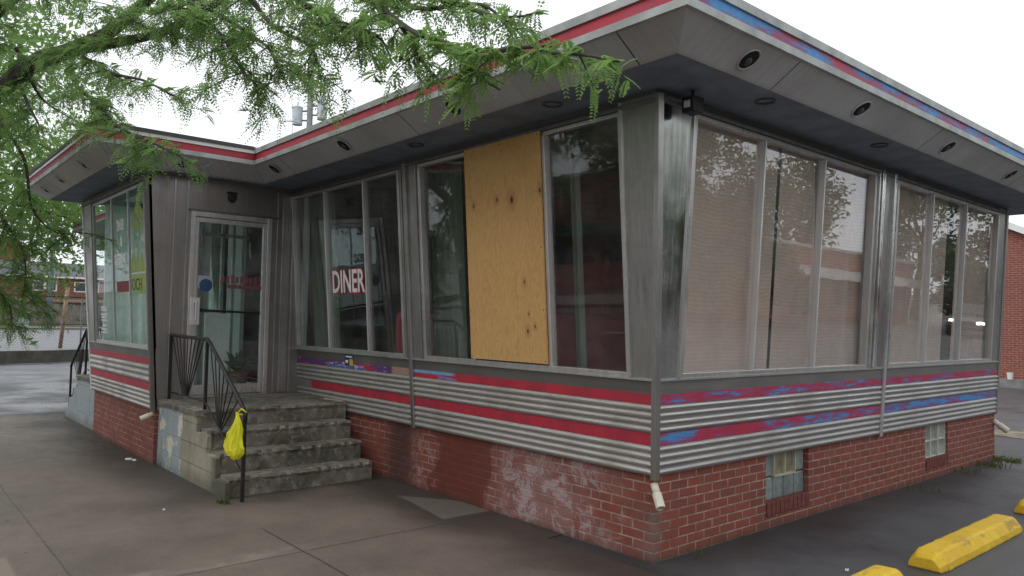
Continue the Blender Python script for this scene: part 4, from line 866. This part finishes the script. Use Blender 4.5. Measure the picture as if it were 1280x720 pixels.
# utility pole with transformers behind the diner
up=empty('utility_pole',(-26.5,9.9,0)); tag(up,'tall utility pole carrying two grey transformers behind the diner roof','utility pole')
b=MB(); b.tube([(0,0,0),(0,0,14.2)],[.16,.11],12); obj('pole',b,simple('pole_weathered',(.20,.215,.22),.85,0,.2,4),up,smooth=True)
R0=R[0].copy(); R0.z=0; R0.normalize()
for s in (-1,1):
    c=R0*(.52*s); z0=10.0+.12*s
    b=MB(); b.rings([[(c.x+r*math.cos(k*math.pi/10),c.y+r*math.sin(k*math.pi/10),z) for k in range(20)] for r,z in ((.20,z0),(.21,z0+.03),(.21,z0+.72),(.225,z0+.72),(.225,z0+.76),(.15,z0+.82))]); tr=obj('transformer',b,simple('transformer_grey',(.50,.54,.58),.5),up)
    b=MB(); b.tube([(c.x,c.y,z0+.8),(c.x,c.y,z0+1.02)],[.035,.02],8); b.tube([(c.x+.12*s,c.y,z0+.5),(c.x+.2*s*R0.x,c.y+.3*s*R0.y,z0+.78)],.02,6); obj('bushing',b,simple('bushing',(.25,.27,.28),.4),tr)
    b=MB(); b.tube([(0,0,z0+.2),(c.x*.7,c.y*.7,z0+.2)],.04,6); b.tube([(0,0,z0+.6),(c.x*.7,c.y*.7,z0+.6)],.04,6); obj('bracket',b,galv,up)
b=MB(); b.box(-1.1,1.1,-.06,.06,13.2,13.32); obj('crossarm',b,simple('crossarm_wood',(.12,.10,.085),.9),up)
b=MB(); b.tube([(R0.x*.09,R0.y*.09,9.2),(R0.x*.12,R0.y*.12,13.4)],.012,5); b.tube([(-.75*R0.x,-.75*R0.y,10.8),(-.72*R0.x,-.72*R0.y,9.4),(-.1*R0.x,-.1*R0.y,9.0)],.010,5); obj('cable',b,rubber,up)
# ------------------------------------------------------------------ honey locust
TP=[[(-7.17, -3.92, 3.02), (-5.64, -3.14, 4.03), (-4.81, -2.8, 4.17), (-4.23, -2.59, 4.25), (-3.47, -2.34, 4.51), (-2.76, -1.99, 4.72)], [(-4.6, -2.71, 4.15), (-4.08, -2.55, 4.11), (-3.42, -2.4, 4.05), (-2.78, -2.27, 4.07), (-2.06, -2.06, 4.19), (-1.31, -1.8, 4.07), (-0.57, -1.68, 3.72)], [(-7.16, -3.94, 3.46), (-5.49, -3.32, 4.63), (-4.67, -2.98, 4.63), (-4.01, -2.54, 4.92)], [(-2.78, -2.27, 4.05), (-2.46, -2.19, 3.78), (-2.19, -2.16, 3.5), (-1.99, -2.07, 3.31)], [(-4.52, -2.75, 4.03), (-3.91, -2.64, 3.76), (-3.41, -2.51, 3.61), (-3.05, -2.39, 3.43)], [(-4.9, -2.72, 3.84), (-4.32, -2.64, 3.54), (-3.77, -2.59, 3.26), (-3.27, -2.46, 3.07), (-3.06, -2.37, 2.97)], [(-2.18, -2.19, 4.12), (-1.65, -2.15, 3.67), (-1.28, -2.03, 3.44), (-1.16, -2.02, 3.2)], [(-1.96, -2.1, 4.14), (-1.24, -2.0, 3.66), (-0.83, -1.81, 3.46), (-0.68, -1.77, 3.25)], [(-1.22, -1.84, 4.02), (-0.39, -1.9, 3.38), (0.11, -1.92, 3.12), (0.48, -1.94, 2.95), (0.76, -1.92, 2.9), (1.04, -1.89, 2.83), (1.24, -1.83, 2.76)], [(-0.57, -1.68, 3.72), (-0.17, -1.66, 3.5), (0.21, -1.67, 3.31), (0.48, -1.65, 3.24)], [(0.11, -1.92, 3.12), (0.35, -1.93, 2.91), (0.59, -1.95, 2.76)], [(-0.39, -1.9, 3.38), (-0.22, -1.84, 3.11), (-0.07, -1.81, 2.97)], [(-1.0, -1.73, 3.93), (-0.58, -1.68, 3.6), (-0.08, -1.56, 3.5), (0.19, -1.53, 3.27)], [(-3.47, -2.34, 4.51), (-2.84, -2.2, 4.14), (-2.17, -2.0, 3.72), (-1.9, -1.98, 3.44)], [(-5.64, -3.14, 4.03), (-5.31, -3.03, 3.62), (-5.15, -2.95, 3.4)], [(-6.0, -3.22, 3.64), (-5.96, -2.99, 3.25), (-6.03, -2.89, 2.76), (-6.1, -2.65, 2.53), (-6.16, -2.41, 2.56)], [(-6.7, -3.55, 3.27), (-6.62, -3.1, 2.71), (-6.57, -2.87, 2.28), (-6.7, -2.83, 1.84)], [(-6.88, -3.72, 2.84), (-6.92, -3.27, 2.18), (-6.82, -2.96, 1.74), (-6.8, -2.92, 1.47)], [(-5.4, -3.18, 4.25), (-5.72, -2.91, 3.89), (-5.96, -2.57, 3.76)], [(-6.21, -3.48, 3.88), (-6.6, -3.1, 3.79), (-6.9, -2.95, 3.72)], [(-1.28, -2.04, 3.71), (-0.84, -1.97, 3.44), (-0.72, -1.98, 3.23)], [(0.45, -1.97, 2.95), (0.71, -1.98, 2.92), (0.9, -1.9, 2.9)], [(-2.88, -2.25, 4.21), (-3.31, -2.43, 4.02), (-3.85, -2.62, 4.33)]]
trunk=[(-7.75,-4.45,-.1),(-7.7,-4.4,1.2),(-7.45,-4.15,2.4),(-7.17,-3.93,3.1)]
radii={0:(.10,.028),1:(.050,.012),2:(.075,.02)}
extra=[[(-7.3,-4.05,2.9),(-7.0,-4.8,4.2),(-6.2,-5.5,5.3),(-5.2,-6.2,5.9)],[(-7.3,-4.05,2.9),(-8.0,-4.4,4.3),(-8.9,-4.8,5.5),(-9.9,-5.4,6.0)],[(-7.17,-3.93,3.2),(-6.8,-3.9,4.6),(-6.1,-3.7,5.8),(-5.0,-3.3,6.6)],
 [(-7.2,-4,3),(-8.2,-3.4,4.2),(-9.3,-2.8,4.9),(-10.3,-2.6,5.1)],[(-6.2,-5.5,5.3),(-4.6,-5.6,5.6),(-3.0,-5.6,5.2),(-1.6,-5.4,4.7)],[(-5.2,-6.2,5.9),(-4.0,-7.0,5.8),(-3.0,-7.6,5.2)],[(-6.1,-3.7,5.8),(-5.0,-4.6,6.5),(-3.6,-4.6,6.3),(-2.2,-4.2,5.6)],[(-8.9,-4.8,5.5),(-8.6,-6.0,5.6),(-8.2,-7.2,5.0)],
 [(-6.6,-3.2,3.79),(-7.6,-3.2,3.7),(-8.6,-3.3,3.5),(-9.4,-3.3,3.0)],[(-5.0,-3.3,6.6),(-4.0,-2.6,6.3),(-3.0,-2.3,5.6)]]
def smooth_path(p,k=5):
    P=[np.array(q,float) for q in p]; P=[2*P[0]-P[1]]+P+[2*P[-1]-P[-2]]; o=[]
    for i in range(1,len(P)-2):
        for j in range(k):
            t=j/k; o.append(.5*((2*P[i])+(-P[i-1]+P[i+1])*t+(2*P[i-1]-5*P[i]+4*P[i+1]-P[i+2])*t*t+(-P[i-1]+3*P[i]-3*P[i+1]+P[i+2])*t**3))
    o.append(P[-2]); return o
LV=[];LF=[]
def leafquads(base,dirs,length,wid,nl,droop,V):
    """pinnate compound leaves: base (n,3), dirs (n,3) unit"""
    n=len(base); up=np.array([0,0,1.])
    side=np.cross(dirs,up); side/= (np.linalg.norm(side,axis=1,keepdims=True)+1e-6)
    roll=rng.uniform(-.9,.9,(n,1)); sd=side*np.cos(roll)+np.cross(dirs,side)*np.sin(roll)
    for i in range(nl):
        t=(i+.7)/nl; p=base+dirs*(length*t)[:,None]; p[:,2]-=droop*(t**2)*length
        ll=wid*(1.0-.45*abs(t-.45)*2)*rng.uniform(.8,1.15,n)
        for s in (-1,1):
            o=sd*s+dirs*.35; o[:,2]-=.35; o/=np.linalg.norm(o,axis=1,keepdims=True); 
            tip=p+o*ll[:,None]; w=dirs*(ll*.28)[:,None]; m=p+o*(ll*.5)[:,None]
            V.append(np.stack([p,m+w,tip,m-w],1))
def quadmesh(name,V,mat,parent):
    A=np.concatenate(V).reshape(-1,3).astype(np.float32); nq=len(A)//4; me=bpy.data.meshes.new(name)
    me.vertices.add(len(A)); me.vertices.foreach_set('co',A.ravel()); me.loops.add(nq*4); me.loops.foreach_set('vertex_index',np.arange(nq*4,dtype=np.int32))
    me.polygons.add(nq); me.polygons.foreach_set('loop_start',np.arange(0,nq*4,4,dtype=np.int32)); me.polygons.foreach_set('loop_total',np.full(nq,4,dtype=np.int32)); me.update(calc_edges=True)
    return link(name,me,mat,parent)
tree=empty('honey_locust_tree',(-7.75,-4.45,0)); tag(tree,'honey locust with feathery leaves whose branches hang over the diner roof','tree'); iv=Matrix.Translation(-Vector(tree.location))
b=MB(); b.tube(smooth_path(trunk),list(np.linspace(.20,.13,16)),14); bp_('trunk',b,barkM,tree,iv)
V=[];V2=[]
for i,p in enumerate(TP+extra):
    main=i<len(TP); sp=smooth_path(p); r0,r1=radii.get(i,(.020,.005) if main else (.09,.015)); b=MB(); b.tube([tuple(q) for q in sp],list(np.linspace(r0,r1,len(sp))),8)
    twb=b; L=0; acc=0
    dens={8:.075,9:.085,10:.07,11:.08,12:.10,6:.055,7:.055,20:.06,1:.075,3:.065,4:.07,13:.05,0:.085}.get(i,.052) if main else .13
    for a,c in zip(sp[:-1],sp[1:]):
        seg=c-a; l=np.linalg.norm(seg); d=seg/l; acc+=l
        while acc>dens:
            acc-=dens
            if rng.random()<(.45 if math.sin(a[0]*5.1+i*1.7)>.35 else .08): continue
            f=rng.random(); q=a+seg*f; dr=rng.normal(size=3); dr[2]=abs(dr[2])*.15-.18; dr=dr-d*dr.dot(d)*.5; dr/=np.linalg.norm(dr); dr=dr*.9+d*.55; dr/=np.linalg.norm(dr)
            tl=rng.uniform(.13,.44) if main else rng.uniform(.25,.6)
            if i in (8,9,10,21): tl*=.55 if (i!=8 or a[0]>.2) else .8
            if i in (11,12,20,7): tl*=.75
            K=6; pts=[]
            for k in range(K+1):
                u=k/K; pts.append(q+dr*tl*u+np.array([0,0,-.22*tl*u*u]))
            twb.tube([tuple(x) for x in pts],list(np.linspace(.005,.0018,K+1)),4,False)
            near=i in (8,10,21)
            nb=int(tl/(.019 if main else .030))+2; us=rng.random(nb); idx=(us*K).astype(int); fr=us*K-idx; PP=np.array(pts); base=PP[idx]*(1-fr)[:,None]+PP[np.minimum(idx+1,K)]*fr[:,None]
            dd=rng.normal(size=(nb,3))*.8+dr*.5; dd[:,2]-=.30; dd/=np.linalg.norm(dd,axis=1,keepdims=True)
            ln=rng.uniform(.08,.21,nb)*( .62 if near else 1); tgt=V2 if i in (8,10,21,17,18,14) else V
            leafquads(base,dd,ln,.033 if main else .045,9 if main else 5,.35,tgt)
    bp_('branch',b,barkM,tree,iv)
quadmesh('foliage',V,leafM,tree).matrix_parent_inverse=iv
o=quadmesh('foliage',V2,leafY,tree); o.matrix_parent_inverse=iv; o['label']='brighter yellow green sprays at the branch tips'
# ------------------------------------------------------------------ generic trees (street side opposite, lot side)
def gen_tree(seed,H,Rc,z0,n=5200,leaf=.20):
    r=np.random.default_rng(seed); b=MB(); b.tube([(0,0,-.2),(.05,0,H*.3),(.1,.08,H*.62)],[.22,.16,.08],10)
    tips=[]
    for i in range(11):
        a=i*2.4+r.random(); h0=H*(.25+.3*r.random()); e=Rc*(.55+.4*r.random()); tip=np.array([e*math.cos(a),e*math.sin(a),z0+(H-z0)*(.2+.7*r.random())])
        mid=np.array([e*.45*math.cos(a),e*.45*math.sin(a),(h0+tip[2])/2+.2]); b.tube([(.05,0,h0),tuple(mid),tuple(tip)],[.09,.05,.015],6); tips+= [tip,mid*.5+tip*.5]
    tips=np.array(tips); cl=[]
    for t in tips:
        for k in range(5): cl.append(t+r.normal(size=3)*np.array([Rc*.20,Rc*.20,(H-z0)*.10]))
    cl=np.array(cl); c=cl[r.integers(0,len(cl),n)]+r.normal(size=(n,3))*Rc*.105
    d1=r.normal(size=(n,3)); d1/=np.linalg.norm(d1,axis=1,keepdims=True); d2=np.cross(d1,r.normal(size=(n,3))); d2/=np.linalg.norm(d2,axis=1,keepdims=True)
    s=leaf*r.uniform(.5,1.2,n)[:,None]; V=[np.stack([c-d1*s,c+d2*s*.4,c+d1*s,c-d2*s*.4],1)]
    return b,V
protos=[gen_tree(3,8.5,3.2,2.6),gen_tree(9,10.5,3.6,3.0,6000,.22),gen_tree(5,6.6,2.4,.9,8000,.20)]
pm=[]
for k,(b,V) in enumerate(protos):
    me=bpy.data.meshes.new('trunk'); me.from_pydata(b.v,[],b.f); me.materials.append(barkM); o=quadmesh('tmp',V,leafD,None); fm=o.data; bpy.data.objects.remove(o); pm.append((me,fm))
spots=[(-14,-19.5,0,'the leafy street tree across the street, far left of the diner'),(-6,-20,1,'tall leafy tree across the street facing the DINER window'),(3,-19.5,0,'leafy tree across the street opposite the corner'),(12,-20.5,1,'leafy tree across the street toward the right'),
 (16.4, 11, 2, 'first bushy tree of the row along the lot edge'),
 (16.9, 15, 2, 'second bushy tree of the row along the lot edge'),
 (16.3, 19, 2, 'third bushy tree of the row along the lot edge'),
 (16.8, 23, 2, 'fourth bushy tree of the row along the lot edge'),
 (16.5, 27, 2, 'last bushy tree of the row along the lot edge, beside the awning shop'),
 (25, 31, 1, 'tall tree behind the near end of the awning shop'),
 (25.5, 38, 0, 'tree behind the middle of the awning shop'),
 (25, 45, 1, 'tall tree behind the far end of the awning shop'),
 (14.5, 50, 2, 'low bushy tree at the far side of the lot, right'),
 (9.5, 51, 2, 'low bushy tree at the far side of the lot, left'),
 (20, 56, 1, 'tree beyond the lot at its right end'),
 (13, 58, 0, 'tree beyond the lot in the middle'),
 (7, 57, 1, 'tree beyond the lot at its left end'),
 (-80,-1,1,'green tree by the far board fence at the left edge'),(-48,-9,0,'tree beyond the raised road at the far left')]
for x,y,k,lab in spots:
    t=empty('leafy_tree',(x,y,0),random.random()*6); t.scale=(1.15,1.15,.84 if k==2 else random.uniform(.95,1.15)); tag(t,lab,'tree','leafy trees around the diner')
    a=bpy.data.objects.new('trunk',pm[k][0]); c=bpy.data.objects.new('foliage',pm[k][1])
    for q in (a,c): COL.objects.link(q); q.parent=t
# second tree over the side lot at left edge
t2=empty('leafy_tree',(-16,-3.3,0),1.0); tag(t2,'bright green tree over the side lot beyond the entrance bay','tree','leafy trees around the diner')
bq,Vq=gen_tree(21,8.8,3.9,2.3,30000,.085); me=bpy.data.meshes.new('trunk'); me.from_pydata(bq.v,[],bq.f); link('trunk',me,barkM,t2); quadmesh('foliage',Vq,leafY,t2)
# buildings whose reflections show in the windows
def shop(name,x0,x1,y0,y1,h,mat,label,band=None,face='x'):
    t=empty(name,((x0+x1)/2,(y0+y1)/2,0)); tag(t,label,'building'); iv=Matrix.Translation(-Vector(t.location))
    b=MB(); b.box(x0,x1,y0,y1,-.2,h); bp_('wall',b,mat,t,iv)
    b=MB(); b.box(x0-.1,x1+.1,y0-.1,y1+.1,h,h+.18); bp_('roof_edge',b,simple('coping_stone',(.45,.44,.42),.8),t,iv)
    if band:
        b=MB(); 
        if face=='x': b.box(x0-.9,x0,y0+.5,y1-.5,band,band+.55)
        else: b.box(x0+.5,x1-.5,y1,y1+.9,band,band+.55)
        bp_('awning',b,white if face=='x' else simple('awning_dark',(.05,.09,.06),.8),t,iv)
    n=int(((y1-y0) if face=='x' else (x1-x0))/4)
    for i in range(n):
        b=MB(); 
        if face=='x': yy=y0+2+i*4; b.box(x0-.03,x0,yy-.8,yy+.8,.9,2.3)
        else: xx=x0+2+i*4; b.box(xx-.8,xx+.8,y1,y1+.03,.9,2.3)
        bp_('window',b,simple('shop_glass',(.05,.055,.06),.15),t,iv)
    return t
shop('brick_shop',21,25,-6,27,4.3,brickFy,'long low red brick building across the parking lot')
shop('brick_shop',18,22,30,50,4.0,brickFy,'brick shop with a white awning further along the lot',2.4)
shop('brick_shop',-30,-16,-28,-23,5.5,brickFx,'brick building across the street, left',2.6,'y'); shop('brick_shop',-13,18,-30,-24,5.0,brickFx,'long brick building across the street',2.7,'y')
# SUV seen reflected in the far lot window
def suv(loc,rz):
    t=empty('parked_suv',loc,rz); tag(t,'grey sport utility vehicle with its headlamps on, standing in the lot','car')
    paint=simple('car_paint_grey',(.16,.17,.18),.25,.5,.05)
    prof=[(-2.3,.45),(-2.3,.95),(-2.15,1.05),(-1.95,1.70),(-1.6,1.76),(.35,1.74),(1.05,1.15),(2.1,1.02),(2.3,.85),(2.3,.45)]
    b=MB(); 
    def sec(w,ins): return [(x,w-(ins if z>1.1 else 0),z) for x,z in prof]
    b.rings([[ (x,-.92+(.14 if z>1.1 else 0),z) for x,z in prof],[(x,.92-(.14 if z>1.1 else 0),z) for x,z in prof]]); obj('body',b,paint,t,bevel=.06)
    dg=simple('car_glass',(.02,.025,.03),.08)
    b=MB(); b.hexa([(.42,-.66,1.68),(.42,.66,1.68),(1.03,.72,1.18),(1.03,-.72,1.18),(.46,-.66,1.72),(.46,.66,1.72),(1.07,.72,1.21),(1.07,-.72,1.21)]); obj('windscreen',b,dg,t)
    for s in (-1,1):
        b=MB(); b.box(-1.8,.3,min(s*.78,s*.80),max(s*.78,s*.80),1.2,1.62); obj('side_window',b,dg,t)
        for x in (-1.45,1.45):
            b=MB(); b.tube([(x,s*.78,.34),(x,s*.95,.34)],.34,24); w=obj('wheel',b,rubber,t,bevel=.03); b=MB(); b.tube([(x,s*.94,.34),(x,s*.965,.34)],.2,16); obj('rim',b,alum,w)
        e=N('headlamp_lit'); e.fin((1,1,1),.3,em=(1,.95,.82),ems=7)
        b=MB(); b.box(2.27,2.335,min(s*.52,s*.84),max(s*.52,s*.84),.74,.88); obj('headlamp',b,e.m,t,bevel=.02)
    b=MB(); b.box(2.28,2.33,-.42,.42,.62,.86); obj('grille',b,rubber,t); b=MB(); b.box(2.25,2.38,-.9,.9,.42,.56); obj('bumper',b,black,t,bevel=.03)
suv((11.6,42,0),-math.pi/2-.2)
# ------------------------------------------------------------------ litter and weeds
def litter(pts,name,lab,cat,mat,r=.02):
    for i,(x,y,rz) in enumerate(pts):
        b=MB(); s=r*random.uniform(.7,1.4); ring=[(s*math.cos(k*1.05)*random.uniform(.5,1.2),s*.7*math.sin(k*1.05)*random.uniform(.5,1.2)) for k in range(6)]
        b.rings([[(a,c,0) for a,c in ring],[(a*.8,c*.8,.008+.01*random.random()) for a,c in ring]]); o=obj(name,b,mat,None); o.location=(x,y,.006); tag(o,lab[i] if isinstance(lab,list) else lab,cat,'scraps on the ground')
litter([(-5.95,-1.80,0),(-6.05,-1.83,.5)],'paper_scrap',['white paper scrap at the wall foot beside the steps','smaller white scrap left of the other at the wall foot'],'litter',white,.045)
litter([(-3.45,-2.2,0),(1.75,1.9,.4),(.9,.95,1)],'paper_scrap',['tiny white speck on the sidewalk before the steps','white speck on asphalt right of the yellow block','pale speck on the asphalt near the brick wall'],'litter',white,.018)
# weeds as tufts
def weeds(name,spots,lab,n=26,h=.055):
    b=MB()
    for (x,y,rr,k) in spots:
        for i in range(k):
            a=random.random()*6.28; rad=rr*math.sqrt(random.random()); px,py=x+rad*math.cos(a),y+rad*math.sin(a)*.6; hh=h*random.uniform(.4,1.2); a2=random.random()*6.28; lx,ly=.5*hh*math.cos(a2),.5*hh*math.sin(a2); w=.006
            b.add([(px-w,py,0),(px+w,py,0),(px+lx*.5+w,py+ly*.5,hh*.7),(px+lx,py+ly,hh),(px+lx*.5-w,py+ly*.5,hh*.7)],[(0,1,2,3,4)])
    o=obj(name,b,leafY if False else mat_leaf('weed_green',(.05,.075,.02),(.09,.12,.035),.3),None); o['kind']='stuff'; tag(o,lab,'weeds')
weeds('weeds',[(-3.42,-1.72,.08,50),(-7.6,-1.80,.35,50),(-6.9,-1.78,.3,40),(-8.4,-1.8,.2,20),(.02,6.4,.3,70),(.05,6.95,.25,120),(.02,5.7,.25,30),(.02,4.2,.3,16),(.02,.4,.15,8),(-5.5,-1.7,.1,12)],'low green weeds growing along the foot of the brick walls')
# ------------------------------------------------------------------ world and sun
W=bpy.data.worlds.new('World'); S.world=W; W.use_nodes=True; nt=W.node_tree; bg=nt.nodes['Background']
sky=nt.nodes.new('ShaderNodeTexSky'); sky.sky_type='NISHITA'; sky.sun_disc=False; sky.sun_elevation=math.radians(55); sky.sun_rotation=math.radians(200); sky.dust_density=6; sky.air_density=1.2; sky.ozone_density=1.0
hs=nt.nodes.new('ShaderNodeHueSaturation'); hs.inputs['Saturation'].default_value=.22
mx=nt.nodes.new('ShaderNodeMix'); mx.data_type='RGBA'; mx.inputs[0].default_value=.75; mx.inputs[7].default_value=(11.0,11.4,11.9,1)
nt.links.new(sky.outputs[0],hs.inputs['Color']); nt.links.new(hs.outputs[0],mx.inputs[6]); nt.links.new(mx.outputs[2],bg.inputs[0]); bg.inputs[1].default_value=.105
sl=bpy.data.lights.new('sun','SUN'); sl.energy=.6; sl.angle=math.radians(25); sl.color=(1,.97,.92); so=bpy.data.objects.new('sun',sl); COL.objects.link(so)
az=math.radians(200); el=math.radians(55); d=Vector((math.sin(az)*math.cos(el),math.cos(az)*math.cos(el),math.sin(el))); so.rotation_euler=(-d).to_track_quat('-Z','Y').to_euler(); so.location=(0,-10,20)
S.view_settings.view_transform='Standard'; S.view_settings.look='None'; S.view_settings.exposure=.32; S.view_settings.gamma=1
S.render.engine='CYCLES'; S.cycles.max_bounces=8; S.cycles.transparent_max_bounces=16
